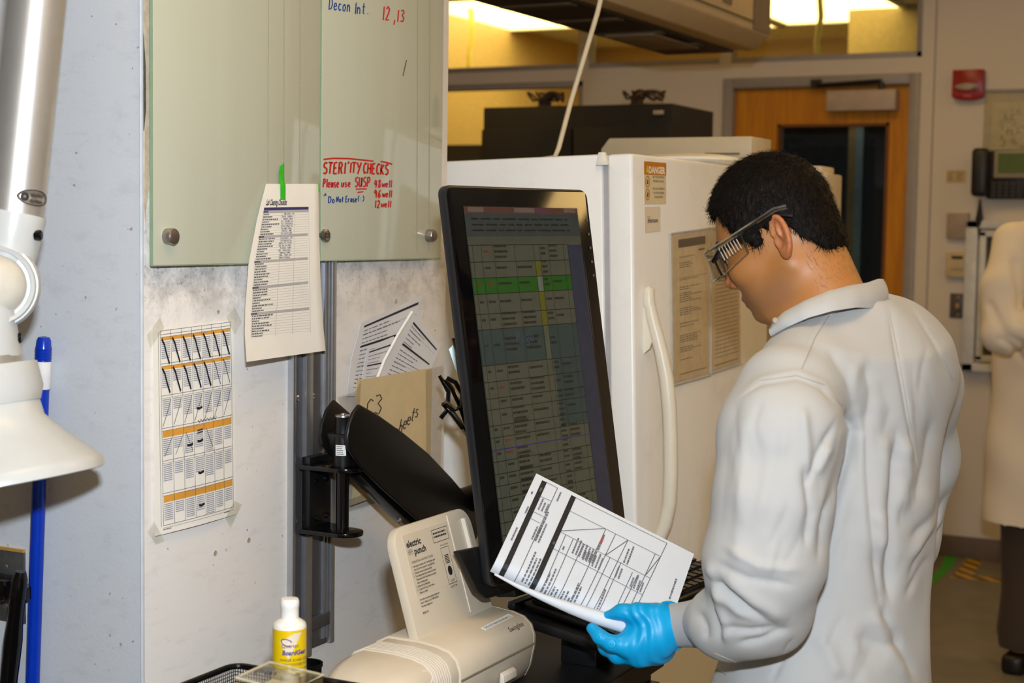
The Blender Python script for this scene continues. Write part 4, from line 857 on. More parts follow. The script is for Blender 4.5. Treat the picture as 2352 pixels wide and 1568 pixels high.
letters('lettering', 'OPERATING INSTRUCTIONS', .0046, PM @ Matrix.Translation((.028, hh-.053, .0006)), INK, g)
T5 = ['1.  Insert paper into paper slot. Use left paper guide', '     (set your form for proper for easy alignment).', '2.  Push start button to activate punching.', '3.  The model punches three holes and at a time.', '     Please wait until all three holes are punched', '     before removing paper.', '4.  Empty chip tray frequently.', '5.  If a jam should occur, push reverse.', '     Repeat as needed.', '', 'For further instructions, please consult your', "Owner's  Manual or call 1-800-Din-Bind", 'Visit www.swingline.com', '', 'MODEL 525']
for i, s in enumerate(T5):
    if s: letters('lettering', s, .0042, PM @ Matrix.Translation((.026, hh-.0585-i*.0046, .0006)), INK, g, xs=.72, bold=.00006)
m = MB()
def rect(m, x0, y0, x1, y1, w, f):
    for a in (((x0, y0), (x1, y0)), ((x1, y0), (x1, y1)), ((x1, y1), (x0, y1)), ((x0, y1), (x0, y0))): ribbon(m, list(a), w, f, .0006)
rect(m, .098, hh-.036, .142, hh-.018, .0008, pf); textlines(m, .101, hh-.022, .139, hh-.032, 2, pf, .0007, rag=.1); mk('capacity_box', m, INK, g, smooth=False, kind='stuff')
m = MB(); rect(m, .112, hh-.098, .134, hh-.046, .0007, pf)
for i in range(6): bar(m, .117, hh-.058-i*.0022, .129, hh-.0568-i*.0022, pf, .0006)
m.add([pf(.123+.0058*math.cos(2*math.pi*i/16), hh-.080+.007*math.sin(2*math.pi*i/16), .0007) for i in range(16)], [tuple(range(16))]); mk('diagram', m, INK, g, smooth=False, kind='stuff')
letters('lettering', 'START', .0042, PM @ Matrix.Translation((.123, hh-.0955, .0006)), INK, g, 'CENTER'); letters('lettering', 'Push to Reverse', .0034, PM @ Matrix.Translation((.123, hh-.043, .0006)), INK, g, 'CENTER'); letters('lettering', 'BOTTOM', .0042, PM @ Matrix.Translation((.123, hh-.104, .0006)), INK, g, 'CENTER')
# tape strip and maker's script on the curved front
sl = Vector((-1.004+1.022, 0, .092-.097)).normalized(); LM = frame((-1.014, 1.915, DZ+.0948), (0, 1, 0), (-.95, 0, .28))
ls = mk('label_strip', MB().box((0, -.004, 0), (.088, .0045, .0006), LM @ Matrix.Rotation(.02, 4, 'Z')), pm('white_label', (0,)*3), e)
letters('lettering', 'DO NOT REMOVE FROM C3', .0062, LM @ Matrix.Translation((.004, -.0022, .0006)), INK, e)
LM2 = frame((-.997, 1.955, DZ+.0872), (0, 1, 0), (-.77, 0, .64)); letters('lettering', 'Swingline', .012, LM2 @ Matrix.Translation((0, -.006, .0004)), INK, e, shear=.3)
# ---- keyboard tray and keyboard
KM = frame((-1.055, 2.065, .922), (.18, .983, .012), (-.96, .18, .20)); ky = Vector(KM.col[0][:3])
KM = frame((-.835, 2.035, .897), (.10, .99, .0), (-.985, .10, .13))
e = thing('keyboard_tray', KM @ Vector((.2, .1, -.02)), 'black keyboard tray below the monitor, mostly behind the held papers', 'keyboard tray')
mk('tray_slab', MB().prism(rrect(.50, .225, .02), -.016, 0, KM @ Matrix.Translation((.25, .1125, 0))), BLACK, e, bevel=.003)
mk('tray_lip', MB().box((.01, .212, 0), (.49, .225, .012), KM), BLACK, e, bevel=.003)
mk('wrist_pad', MB().box((.01, -.002, .0), (.49, .045, .010), KM), pm('black_gel_pad', lin(14, 14, 15), .55), e, bevel=.004)
mk('tray_support', MB().box((-.99, 2.12, DZ), (-.93, 2.20, .895)), BLACK, e, bevel=.003)
kb = thing('keyboard', KM @ Vector((.25, .12, .002)), 'black computer keyboard on the tray by the coat sleeve', 'keyboard')
mk('keyboard_base', MB().box((.025, .055, .0012), (.475, .205, .014), KM), BLACK, kb, bevel=.003)
kc = None
for r in range(6):
    for c in range(20):
        x = .033+c*.0218; y = .063+r*.0228
        m = MB().box((0, 0, 0), (.0185, .0190, .007)); o = None
        if kc is None:
            kc = bpy.data.meshes.new('key'); mm = MB().box((0, 0, 0), (.0185, .0190, .004)).box((.002, .002, .004), (.0165, .0165, .008)); kc.from_pydata([tuple(v) for v in mm.v], [], mm.f); kc.transform(KM.to_3x3().to_4x4()); kc.materials.append(pm('key_black', lin(26, 25, 26), .4))
        ko = bpy.data.objects.new('key', kc); COL.objects.link(ko); ko.parent = kb; ko.location = (KM @ Vector((x, y, .0142)))-ORG[kb.name]
# ---- mesh organiser tray
tx0, tx1, ty0, ty1, tz1 = -1.216, -.985, 1.20, 1.612, .930
e = thing('mesh_tray', ((tx0+tx1)/2, (ty0+ty1)/2, DZ), 'black wire-mesh organiser tray at the near end of the cabinet', 'desk tray')
def rr4(x0, y0, x1, y1, z, r=.02):
    return [(p[0]+(x0+x1)/2, p[1]+(y0+y1)/2, z) for p in rrect(x1-x0, y1-y0, r, 4)]
loop = rr4(tx0, ty0, tx1, ty1, tz1); mk('rim', MB().tube(loop+loop[:2], .004, 8, False), BLACKG, e)
low = rr4(tx0+.012, ty0+.012, tx1-.012, ty1-.012, DZ+.006); mk('base_ring', MB().tube(low+low[:2], .003, 6, False), BLACKG, e)
mk('base_sheet', MB().box((tx0+.012, ty0+.012, DZ+.002), (tx1-.012, ty1-.012, DZ+.005)), BLACK, e)
m = MB(); sp = .0042
def mesh_side(a0, a1, b0, b1):
    a0, a1, b0, b1 = map(Vector, (a0, a1, b0, b1)); n = int((a1-a0).length/sp); k = int((b0-a0).length/sp)
    for i in range(n+1): m.tube([a0.lerp(a1, i/n), b0.lerp(b1, i/n)], .0007, 3, False)
    for j in range(1, k): m.tube([a0.lerp(b0, j/k), a1.lerp(b1, j/k)], .0007, 3, False)
g = .012
for (p, q) in (((tx0, ty0), (tx0, ty1)), ((tx0, ty1), (tx1, ty1)), ((tx1, ty1), (tx1, ty0))):
    f = lambda s: (s[0]+(g if s[0] == tx0 else -g), s[1]+(g if s[1] == ty0 else -g), DZ+.006)
    mesh_side((*p, tz1), (*q, tz1), f(p), f(q))
mk('wire_mesh', m, pm('mesh_black', lin(20, 19, 18), .35, .5), e, kind='stuff', smooth=False)
# ---- clear card box in the tray
bz = .975; c0 = onz(620, 1522, bz); c1 = onz(542, 1558, bz); c2 = onz(742, 1552, bz); ex = (c1-c0); ey = (c2-c0); ex.z = ey.z = 0; c3 = c0+ex+ey
e = thing('clear_box', ((c0+c3)/2).xy.to_3d()+Vector((0, 0, DZ+.006)), 'clear plastic card box standing in the mesh tray', 'plastic box')
CL = clear('clear_styrene', (.97, .96, .89), .08, .04)
def slab(a, b, z0, z1, t):
    n = Vector((-(b-a).y, (b-a).x, 0)).normalized()*t; return MB().add([(*a.xy, z0), (*b.xy, z0), (*(b+n).xy, z0), (*(a+n).xy, z0), (*a.xy, z1), (*b.xy, z1), (*(b+n).xy, z1), (*(a+n).xy, z1)], [(0, 3, 2, 1), (4, 5, 6, 7), (0, 1, 5, 4), (1, 2, 6, 5), (2, 3, 7, 6), (3, 0, 4, 7)])
for a, b in ((c0, c1), (c1, c3), (c3, c2), (c2, c0)): mk('wall_panel', slab(a, b, DZ+.008, bz, .002), CL, e, smooth=False)
lid = mk('lid', MB().prism([(p.x, p.y) for p in (c0, c1, c3, c2)], bz, bz+.0025), CL, e, smooth=False)
mk('lid_rim', MB().tube([Vector((p.x, p.y, bz+.001)) for p in (c0, c1, c3, c2, c0)], .0016, 6, False), pm('frosted_edge', lin(236, 226, 196), .3, trans=.3), e)
mk('card_stack', MB().prism([((c0*.85+c3*.15).x, (c0*.85+c3*.15).y), ((c1*.85+c2*.15).x, (c1*.85+c2*.15).y), ((c3*.85+c0*.15).x, (c3*.85+c0*.15).y), ((c2*.85+c1*.15).x, (c2*.85+c1*.15).y)], DZ+.009, bz-.014), pm('cream_cards', lin(226, 214, 180), .6), e, smooth=False)
m = MB(); hand(m, 'Cards', 0, 0, .016, .0016, plane_fn(frame(c0.lerp(c1, .75)+(c2-c0)*.12, (c2-c0)*.8+(c0-c1)*.5, (c0-c1))), .0035, .06); mk('marker_note', m, INK, e, smooth=False)
# ---- bottle of board cleaner
bp = Vector((-1.107, 1.578, DZ+.0055)); e = thing('cleaner_bottle', bp, 'white bottle with yellow board-cleaner label standing in the mesh tray', 'bottle')
BT = Matrix.Translation(bp); R = .0228; kb_ = .91
def zq(z): return z if z < .01 else .192-(.154-z)*kb_
def bl_prof(P): return [(r*kb_, zq(z)) for r, z in P]
mk('bottle_body', MB().lathe(bl_prof([(R-.002, 0), (R, .003), (R, .117), (R-.0012, .1205), (R-.005, .1235), (.0135, .1262), (.0115, .128)]), 40, BT), pm('white_bottle', lin(232, 228, 218), .3), e)
mk('cap', MB().lathe(bl_prof([(.0122, .1262), (.0126, .1275), (.0124, .142), (.0130, .143), (.0129, .150), (.0115, .1535), (.006, .154)]), 36, BT), pm('white_cap', lin(236, 232, 224), .35), e)
va = math.atan2(CAM.y-bp.y, CAM.x-bp.x)
def bf(u, v, off): r = R*kb_+.0002+off; return bp+Vector((r*math.cos(va+u*kb_/r), r*math.sin(va+u*kb_/r), zq(v)))
YEL = pm('yellow_label', lin(222, 186, 8), .32, var=.05, vs=40)
m = MB()
for i in range(24): bar(m, -.045+i*.00375, .011, -.045+(i+1)*.00375, .1145, bf, .0001)
lb = mk('front_label', m, YEL, e, weld=True)
m = MB(); fl_ = [(-.014, .078), (-.002, .086), (.020, .090), (.016, .076), (.006, .058), (-.002, .045), (-.006, .044), (-.010, .060)]; [bar(m, (-.002-.011*min(1, k/12) if k < 12 else -.013+.003*(k-12)), .075+k*.0019, -.001+.0010*k, .075+(k+1)*.0019, bf, .0003, 5) for k in range(19)]; mk('label_flash', m, pm('label_blush', lin(224, 206, 182), .4), lb, smooth=False)
m = MB(); ribbon(m, [(-.004+.0075*math.cos(t), .0985+.0045*math.sin(t)-.1*.0075*math.cos(t)*2) for t in [math.radians(20+300*i/20) for i in range(21)]], .0013, bf, .0006); mk('label_logo', m, pm('navy_ink', lin(58, 52, 132), .4), lb, smooth=False)
def blet(s, size, u, v, mat, **kw): letters('lettering', s, size, None, mat, lb, fn=lambda x, y, o: bf(u+x, v+y+.029, o), off=.0006, **kw)
blet('Quartet', .0072, -.011, .0625, INK); blet('BoardGear', .0088, -.0105, .0525, pm('navy_ink', (0,)*3), bold=.0003, shear=.2, xs=.92)
for i, s in enumerate(('MARKER BOARD CLEANER', 'CONDITIONER IN ONE', 'NETTOYANT ET CONDITIONNEUR', 'TOUT-EN-UN POUR', 'TABLEAU EFFACABLE')): blet(s, .0054, -.0135+(.003 if i in (1, 3) else 0), .0435-i*.0062-(.001 if i > 1 else 0), INK, xs=.8)
# ---- black pen cup between bottle and punch
pc = Vector((-1.166, 1.700, DZ)); mk('pen_cup', MB().lathe([(.016, 0), (.0195, .001), (.021, .072), (.0225, .074), (.0225, .078), (.019, .078), (.0185, .074), (.017, .006), (.001, .005)], 28, Matrix.Translation(pc), cap=False), BLACKG, label='small black round cup between bottle and punch', cat='cup')
# ================================================================ fridge row and the room behind
def onp(px, py, P, n):
    d = ray(px, py); return CAM + d*((P-CAM).dot(n)/d.dot(n))
FX, FY, FZT = -1.151, 2.745, 1.641; FY1 = 3.56
FM = Matrix.Translation((FX, FY, FZT)) @ Matrix.Rotation(-.034, 4, 'Y') @ Matrix.Translation((-FX, -FY, -FZT))
FN = (FM.to_3x3() @ Vector((1, 0, 0))); FP = Vector((FX, FY, FZT))
def fwhite():
    k = NT('fridge_enamel'); sm = k.noise(6, 5, .65, coord=k.pos()); c = k.mix(k.math('MULTIPLY', k.ramp(sm, .5, .75), .18), lin(238, 236, 232), lin(160, 156, 160))
    k.l(c, k.b.inputs['Base Color']); k.b.inputs['Roughness'].default_value = .34; k.bump(k.noise(380, 2), .18, .0008); return k.m
FR = fwhite()
e = thing('fridge', (FX-.35, (FY+FY1)/2, 0), 'white upright fridge with long curved handle and stickers', 'fridge')
zb = .02
mk('cabinet', MB().box((-1.86, FY, .05), (-1.213, FY1, FZT), FM), FR, e, bevel=.006)
mk('door_seal', MB().box((-1.213, FY+.006, .07), (-1.203, FY1-.006, FZT-.008), FM), pm('seal_grey', lin(168, 166, 170), .5), e)
dr_ = mk('fridge_door', MB().box((-1.203, FY, .06), (FX, FY1, FZT-.001), FM), FR, e, bevel=.007, seg=3)
mk('hinge_cover', MB().prism([(0, 0), (.016, 0), (.012, .02), (.004, .02)], 0, .012, FM @ frame((-1.222, FY-.0005, FZT-.022), (1, 0, 0), (0, 0, 1)) @ Matrix.Diagonal((1.6, 1.25, 1, 1))), pm('hinge_white', lin(226, 220, 208), .4), e, bevel=.002)
for i in range(4): mk('foot', MB().lathe([(.03, 0), (.025, .07)], 12, Matrix.Translation(((-1.80, -1.20)[i % 2]+(.055 if True else 0), (FY+.06, FY1-.06)[i//2], 0))), BLACK, e)
HW = pm('handle_cream', lin(222, 214, 196), .36, var=.02)
ff = lambda px, py, off=0: onp(px, py, FP+FN*off, FN)
h0 = ff(1479, 664); yh = h0.y
def hp(py, out, dy=0): p = ff(1480, py); return Vector((p.x, yh+dy, p.z))+FN*out
hd = mk('handle', MB().tube([hp(700, .012), hp(730, .017), hp(770, .026), hp(815, .036), hp(870, .045), hp(930, .050), hp(1000, .052), hp(1080, .052), hp(1150, .049), hp(1200, .040), hp(1240, .026), hp(1270, .012)], [.011, .012, .0125, .013, .0135, .0135, .0135, .0135, .0135, .013, .012, .011], 16), HW, dr_)
mk('handle_cap', MB().tube([hp(662, .006), hp(667, .010), hp(690, .010), hp(703, .011)], [.008, .0115, .0118, .0118], 16), HW, dr_)
m = MB(); A_ = [hp(702, .0), hp(812, .0), hp(800, .012), hp(770, .022), hp(735, .016), hp(702, .010)]; n_ = len(A_)
m.add([a+Vector((0, -.005, 0)) for a in A_]+[a+Vector((0, .005, 0)) for a in A_], [tuple(range(n_)), tuple(range(2*n_-1, n_-1, -1))]+[(i, n_+i, n_+(i+1) % n_, (i+1) % n_) for i in range(n_)]); mk('handle_web', m, HW, dr_, smooth=False)
# stickers and sleeves on the fridge door
def fq(pts, off): return [ff(x, y, off) for x, y in pts]
q = fq(((1479, 370), (1530, 374), (1530, 468), (1480, 469)), .0008); F_ = bil(q)
e = thing('danger_sticker', q[3], 'orange and cream DANGER sticker on the fridge door', 'sticker')
mk('backing', MB().sheet(F_, 1, 1, .0006), pm('cream_sticker2', lin(222, 204, 164), .5, var=.02), e, smooth=False)
m = MB(); bar(m, 0, 0, 1, .31, F_, .0003); mk('orange_panel', m, pm('orange_sticker', lin(200, 120, 14), .45), e, smooth=False)
letters('lettering', 'DANGER', .26, None, pm('white_print', lin(238, 226, 200), .5), e, fn=lambda x, y, o: F_(.19+x*.70, .27-y*.86, o), off=.0007, bold=.012)
m = MB(); m.add([F_(.06, .255, .0007), F_(.20, .255, .0007), F_(.13, .07, .0007)], [(0, 1, 2)]); mk('warning_triangle', m, pm('sticker_yellow', lin(226, 190, 10), .5), e, smooth=False)
for k, v in enumerate((.47, .77)):
    m = MB(); ribbon(m, [(.145+.085*math.cos(t), v+.125*math.sin(t)) for t in [2*math.pi*i/20 for i in range(21)]], .028, F_, .0006); mk('prohibition_ring', m, MATS['orange_sticker'], e, smooth=False)
    m = MB(); m.add([F_(.145+x*.04, v+y*.07, .0005) for x, y in ((-.6, .9), (.9, .8), (.5, .1), (1, -.2), (0, -1), (-.5, 0))], [tuple(range(6))]); mk('pictogram', m, INK, e, smooth=False)
for s, u, v in (('NOT FOR FLAMMABLE', .64, .38), ('MATERIAL STORAGE', .64, .48), ('NO FOOD, BEVERAGE', .64, .66), ('OR ICE FOR HUMAN', .64, .76), ('CONSUMPTION', .64, .86)):
    letters('lettering', s, .075, None, INK, e, 'CENTER', fn=lambda x, y, o: F_(u+x*.72, v-y, o), off=.0006)
q = fq(((1480, 475), (1517, 474), (1517, 531), (1481, 535)), .0008); F_ = bil(q)
e = thing('name_label', q[3], 'white paper label reading Horace on the fridge door', 'label')
mk('backing', MB().sheet(F_, 1, 1, .0006), pm('label_paper', lin(226, 212, 190), .6, var=.02), e, smooth=False)
letters('lettering', 'Horace', .34, None, pm('label_ink', lin(60, 56, 50), .6), e, 'CENTER', fn=lambda x, y, o: F_(.5+x*.62, .62-y*.78, o), off=.0006, bold=.006)
# serif feet under and over the H and r
m = MB()
for u in (.19, .285): [bar(m, u-.03, v, u+.035, v+.014, F_, .0007) for v in (.375, .606)]
mk('lettering_serifs', m, MATS['label_ink'], e, smooth=False, kind='stuff')
SLV = clear('document_sleeve', (.98, .97, .95), .03, .06); DOC = pm('cream_document', lin(226, 208, 172), .65, var=.03)
for nm, pts, n in (('typed page', ((1540, 537), (1632, 524), (1631, 862), (1545, 886)), 0), ('ruled form', ((1634, 524), (1698, 516), (1703, 835), (1632, 858)), 1)):
    q = fq(pts, .004); F_ = bil(q); F0 = bil(fq(pts, .0022))
    e = thing('document_sleeve', q[3], 'clear plastic sleeve with a '+nm+' on the fridge door', 'document sleeve')
    mk('document', MB().sheet(lambda u, v, o=0: F0(.04+u*.92, .02+v*.96, o), 2, 3, .0008), DOC, e, smooth=False)
    mk('sleeve', MB().sheet(F_, 2, 3, .0005), SLV, e, smooth=False)
    mk('sleeve_edge', MB().tube([F_(0, 0), F_(1, 0)], .0022, 6).tube([F_(0, 1), F_(1, 1)], .0018, 6).tube([F_(0, 0), F_(0, 1)], .0018, 6), pm('sleeve_edge', lin(226, 222, 214), .12, trans=.5), e)
    m = MB(); bar(m, .18, .045, .86 if n == 0 else .5, .10, F0, .0006); mk('title_bar', m, pm('brown_black_print', lin(66, 56, 46), .6), e, smooth=False)
    m = MB()
    if n == 0:
        bar(m, .68, .125, .84, .138, F0, .0006)
        for v, k in ((.16, 1), (.20, 3), (.31, 1), (.36, 2), (.40, 5), (.50, 4), (.60, 1), (.62, 1), (.68, 4), (.76, 3), (.84, 1)): textlines(m, .2, v, .80, v+.014*k, k, F0, .0006, rag=.7, h=.38)
        bar(m, .18, .30, .9, .302, F0, .0006); bar(m, .18, .935, .88, .94, F0, .0006)
    else:
        for i in range(26): v = .2+i*.028; bar(m, .14, v, .90, v+.004, F0, .0006)
        for i in range(5): textlines(m, .2, .18+i*.03, .5, .19+i*.03, 1, F0, .0006)
        bar(m, .12, .95, .88, .957, F0, .0006)
    mk('printed_text', m, pm('brown_grey_print', lin(118, 104, 82), .7), e, smooth=False, kind='stuff')
# white shallow tub on the fridge top
q = onz(1712, 366, FZT+.0); q = Vector((-1.30, 3.40, FZT+.0))
mk('white_tub', MB().lathe([(.06, 0), (.115, .003), (.128, .012), (.124, .018), (.08, .026), (.0, .030)], 32, Matrix.Translation((-1.285, 3.40, FZT+.001))), pm('tub_white', lin(238, 232, 216), .4), label='flat white round lid lying on top of the fridge', cat='lid')
# appliances standing behind the fridge in the same row
BEI = pm('beige_enamel', lin(212, 194, 160), .42, var=.03)
z = ony(1385, 318, 3.75).z
e = thing('incubator', (-1.43, 4.0, 0), 'beige laboratory incubator with sloped top edge behind the fridge', 'incubator')
xa, xb = ony(1383, 345, 3.75).x, onz(1770, 330, z).x*0+ony(1772, 318, 3.90).x
mk('cabinet', MB().box((xa, 3.75, .04), (xb, 3.90, z-.055)), BEI, e, bevel=.004)
mk('top_housing', MB().prism([(xa, z-.055), (xa, z-.028), (xa+.022, z), (xb, z), (xb, z-.055)], 3.742, 3.90, PX), BEI, e, bevel=.003)
mk('vent_slot', MB().box((xb-.12, 3.738, z-.045), (xb-.03, 3.745, z-.040)), pm('vent_dark', lin(120, 104, 80), .6), e)
mk('plinth', MB().box((xa+.02, 3.77, 0), (xb-.02, 3.88, .04)), BLACK, e)
z = ony(1920, 398, 4.5).z
e = thing('freezer', (-1.5, 4.58, 0), 'cream upright freezer seen just behind the head', 'freezer')
xb = ony(1935, 400, 4.66).x
mk('cabinet', MB().box((-1.95, 4.5, .0), (xb, 4.66, z)), BEI, e, bevel=.006)
mk('lid', MB().box((-1.93, 4.51, z), (xb-.022, 4.65, z+.022)), pm('cream_lid', lin(230, 216, 184), .4), e, bevel=.006)
mk('badge', MB().box((xb-.02, 4.497, z-.06), (xb-.006, 4.5, z-.03)), pm('vent_dark', (0,)*3), e)
# dark tall cabinet near the far wall, clutter on it
cxl, cxr = ony(1105, 247, 5.6).x, ony(1540, 236, 5.6).x; zc = 1.974
e = thing('storage_cupboard', ((cxl+cxr)/2, 5.84, 0), 'tall very dark brown storage cupboard beyond the fridge', 'cupboard')
DK = pm('espresso_laminate', lin(13, 8, 6), .6, var=.2)
mk('carcass', MB().box((cxl, 5.62, .0), (cxr, 6.08, zc)), DK, e, bevel=.004)
for i in range(2):
    a = cxl+.004+i*(cxr-cxl)/2; d = mk('cupboard_door', MB().box((a, 5.598, .08), (a+(cxr-cxl)/2-.008, 5.62, zc-.09)), DK, e, bevel=.003)
    mk('knob', MB().lathe([(.008, 0), (.012, .012), (.004, .02)], 12, axis((a+((cxr-cxl)/2-.05 if i == 0 else .03), 5.598, 1.05), (a, 5.0, 1.05)).to_3x3().to_4x4() if False else Matrix.Translation((a+((cxr-cxl)/2-.05 if i == 0 else .04), 5.598, 1.05)) @ Matrix.Rotation(math.pi/2, 4, 'X')), CHROME, d)
p0 = ony(1497, 253, 5.6); p1 = ony(1520, 262, 5.6)
mk('name_plate', MB().box((p0.x, 5.613, p1.z), (p1.x, 5.621, p0.z)), pm('plate_tan', lin(176, 160, 140), .5), e, bevel=.001)
def clutter(px0, px1, pyt, label, seed):
    random.seed(seed); a = ony(px0, 240, 5.75); b = ony(px1, 240, 5.75); m = MB(); top = ony(px0, pyt, 5.75).z
    for i in range(5):
        c = a.lerp(b, random.random()); r = .012+.02*random.random()
        pts = [Vector((c.x+r*2*math.cos(t), 5.75+r*math.sin(t)*2, zc+.006+(top-zc)*(.3+.5*abs(math.sin(t*1.3+i)))*1.6)) for t in [2*math.pi*k/14 for k in range(15)]]
        m.tube(pts, .005, 6, False)
    m.box((a.x, 5.72, zc), (a.x+.03, 5.78, top)); m.box((a.x, 5.70, zc), (b.x, 5.80, zc+.008))
    mk('wire_coil', m, pm('dark_wire', lin(60, 44, 30), .5), label=label, cat='cable coil')
clutter(1244, 1300, 224, 'tangled dark wire coil on the cupboard behind the white cord', 3); clutter(1455, 1500, 221, 'small dark wire coil on the cupboard nearer its name plate', 5)
# hanging service unit
ul = ony(1530, 123, 5.2); ur = ony(1735, 118, 5.2); uc = ony(1768, 85, 5.2); zb = 2.11
e = thing('overhead_unit', ((ul.x+uc.x)/2, 4.1, zb), 'beige ceiling-hung equipment housing with a dark grille underneath', 'overhead unit')
OB = pm('housing_beige', lin(196, 176, 140), .5, var=.04)
mk('housing', MB().prism([(ul.x, zb+.02), (ur.x, zb), (uc.x, zb+.045), (uc.x, zb+.40), (ul.x, zb+.40)], 2.7, 5.2, PX), OB, e, bevel=.006)
mk('side_groove', MB().box((uc.x-.001, 2.72, zb+.072), (uc.x+.003, 5.2, zb+.078)), pm('groove', lin(110, 92, 64), .6), e)
mk('bottom_grille', MB().box((ul.x+.004, 2.71, zb-.004), (ur.x-.075, 5.19, zb+.021)), pm('grille_dark', lin(52, 40, 26), .5), e)
for i in range(7): y = 2.9+i*.33; mk('grille_bar', MB().box((ul.x+.02, y, zb-.010), (ur.x-.09, y+.05, zb-.003)), pm('grille_bar', lin(84, 68, 44), .5), e, bevel=.002)
mk('filter_tray', MB().box((ul.x+.05, 4.55, zb-.016), (ur.x-.11, 4.95, zb-.009)), pm('tray_brown', lin(130, 110, 80), .5), e, bevel=.002)
mk('end_panel', MB().box((uc.x-.002, 5.02, zb+.05), (uc.x+.004, 5.19, zb+.38)), pm('panel_dark', lin(120, 104, 84), .5), e)
mk('side_vent', MB().box((uc.x-.001, 4.72, zb+.10), (uc.x+.003, 4.80, zb+.30)), pm('panel_dark', (0,)*3), e)
for x, y in ((ul.x+.06, 3.0), (uc.x-.06, 3.0), (ul.x+.06, 4.9), (uc.x-.06, 4.9)): mk('hanger_rod', MB().tube([(x, y, zb+.40), (x, y, CZ)], .006, 8), CHROME, e)
# white cord dropping on to the fridge
P = [ony(1408, -120, 3.15), ony(1372, 30, 3.15), ony(1345, 120, 3.15), ony(1312, 230, 3.15), ony(1283, 340, 3.15), ony(1274, 366, 3.15)]
P = [Vector((P[0].x+.03, 3.15, CZ+.01))]+P; P[-1].z = FZT+.012; P += [P[-1]+Vector((-.05, .02, -.005)), P[-1]+Vector((-.15, .08, -.005))]
mk('ceiling_power_cable', MB().tube(P, .0055, 10), pm('ivory_cord', lin(222, 204, 170), .5), label='ivory power cord dropping from the ceiling on to the fridge', cat='cord')
# ---------------------------------------------------------------- the stack of printed pages in the man's hand
def sc92(p): return CAM+(Vector(p)-CAM)*.92
TL, TR, BR, BL = [sc92(p) for p in ((-1.062, 2.0273, .9912), (-1.0775, 2.2066, 1.1108), (-.8482, 2.308, .9885), (-.8326, 2.1288, .869))]
NRM = (TR-TL).cross(BL-TL).normalized()*-1
def page(u, v, off=0):
    """u across the page (left edge = the rolled, lower one), v down the page; bends over at the left edge"""
    w = (TR-TL).length; s = u*w; R = .013+.014*v; s0 = .024+.034*v
    ex = (TR-TL)/w
    if s >= s0: x, zz, tn = s, 0, 0
    else:
        t = (s0-s)/R; x = s0-R*math.sin(t); zz = -R*(1-math.cos(t)); tn = t
    tw = .010*math.sin(math.pi*min(1, u*1.1))*(1-v)
    n = NRM*math.cos(tn)-ex*math.sin(tn)
    return TL.lerp(BL, v)+ex*x+NRM*(zz)+NRM*tw*0+n*off
e = thing('held_pages', page(.5, .5), 'printed protocol pages held in the blue-gloved hand', 'paper sheets')
mk('paper', MB().sheet(page, 30, 10, .0006), pm('bright_paper', lin(206, 211, 218), .7, var=.015), e)
for k in range(3): mk('under_page', MB().sheet(lambda u, v, o=0: page(.012*k+u*(1-.006*k), v, o-.0014*(k+1)), 30, 4, .0005), MATS['bright_paper'], e)
def T_(px, py):
    p = onp(px, py, TL, NRM); d = p-TL; return (d.dot((TR-TL).normalized())/(TR-TL).length, d.dot((BL-TL).normalized())/(BL-TL).length)
m = MB()
def strip(a, b, w, mb, n=26):
    a = T_(*a); b = T_(*b); ribbon(mb, [(lerp(a[0], b[0], i/n), lerp(a[1], b[1], i/n)) for i in range(n+1)], w, page, .0011)
for a, b in (((1250, 1106), (1152, 1322)), ((1317, 1140), (1222, 1355))): m = MB(); strip(a, b, .030, m); mk('black_bar', m, INK, e, smooth=False)
m = MB(); W_ = .0042
for a, b in (((1250, 1106), (1280, 1121)), ((1280, 1121), (1183, 1335)), ((1237, 1139), (1265, 1151)), ((1222, 1174), (1248, 1187)), ((1215, 1189), (1240, 1202)),
             ((1319, 1142), (1531, 1248)), ((1531, 1248), (1444, 1432)), ((1305, 1172), (1518, 1279)), ((1283, 1220), (1492, 1328)), ((1264, 1257), (1474, 1366)),
             ((1299, 1228), (1240, 1365)), ((1316, 1238), (1257, 1372)), ((1339, 1250), (1275, 1390)), ((1391, 1215), (1300, 1410)), ((1413, 1227), (1318, 1425)), ((1441, 1242), (1345, 1440)), ((1401, 1280), (1330, 1430)), ((1426, 1292), (1360, 1440)), ((1504, 1273), (1420, 1450)), ((1464, 1321), (1400, 1450)), ((1452, 1315), (1390, 1450))):
    strip(a, b, W_, m, 26)
for a, b in (((1282, 1220), (1390, 1214)), ((1391, 1275), (1441, 1241)), ((1483, 1320), (1515, 1280))): strip(a, b, W_*1.1, m, 3)
mk('ruled_lines', m, pm('table_line', lin(96, 94, 98), .6), e, smooth=False)
m = MB(); rm = MB()
def ptext(px, py, L, n, mb, h=.010, rag=.35):
    u, v = T_(px, py)
    for i in range(n): textlines(mb, u, v+i*.020, u+L, v+i*.020+h, 1, page, .0012, rag=rag, h=1)
for px, py, L, n in ((1238, 1128, .06, 1), (1218, 1134, .04, 1), (1204, 1178, .1, 1), (1172, 1240, .16, 1), (1234, 1170, .13, 3), (1219, 1238, .2, 3), (1228, 1240, .3, 1), (1277, 1150, .12, 1), (1312, 1270, .16, 7), (1336, 1285, .12, 3), (1357, 1300, .14, 3), (1410, 1325, .12, 2), (1445, 1347, .14, 4), (1430, 1292, .2, 2), (1200, 1330, .28, 3), (1240, 1365, .3, 2), (1258, 1382, .2, 2), (1280, 1392, .2, 3), (1302, 1400, .26, 2), (1370, 1400, .2, 1), (1535, 1375, .2, 1), (1268, 1250, .04, 1), (1290, 1262, .04, 1)): ptext(px, py, L, n, m)
ptext(1370, 1262, .2, 1, m, .013); mk('printed_text', m, pm('page_text', lin(104, 102, 106), .7), e, smooth=False, kind='stuff')
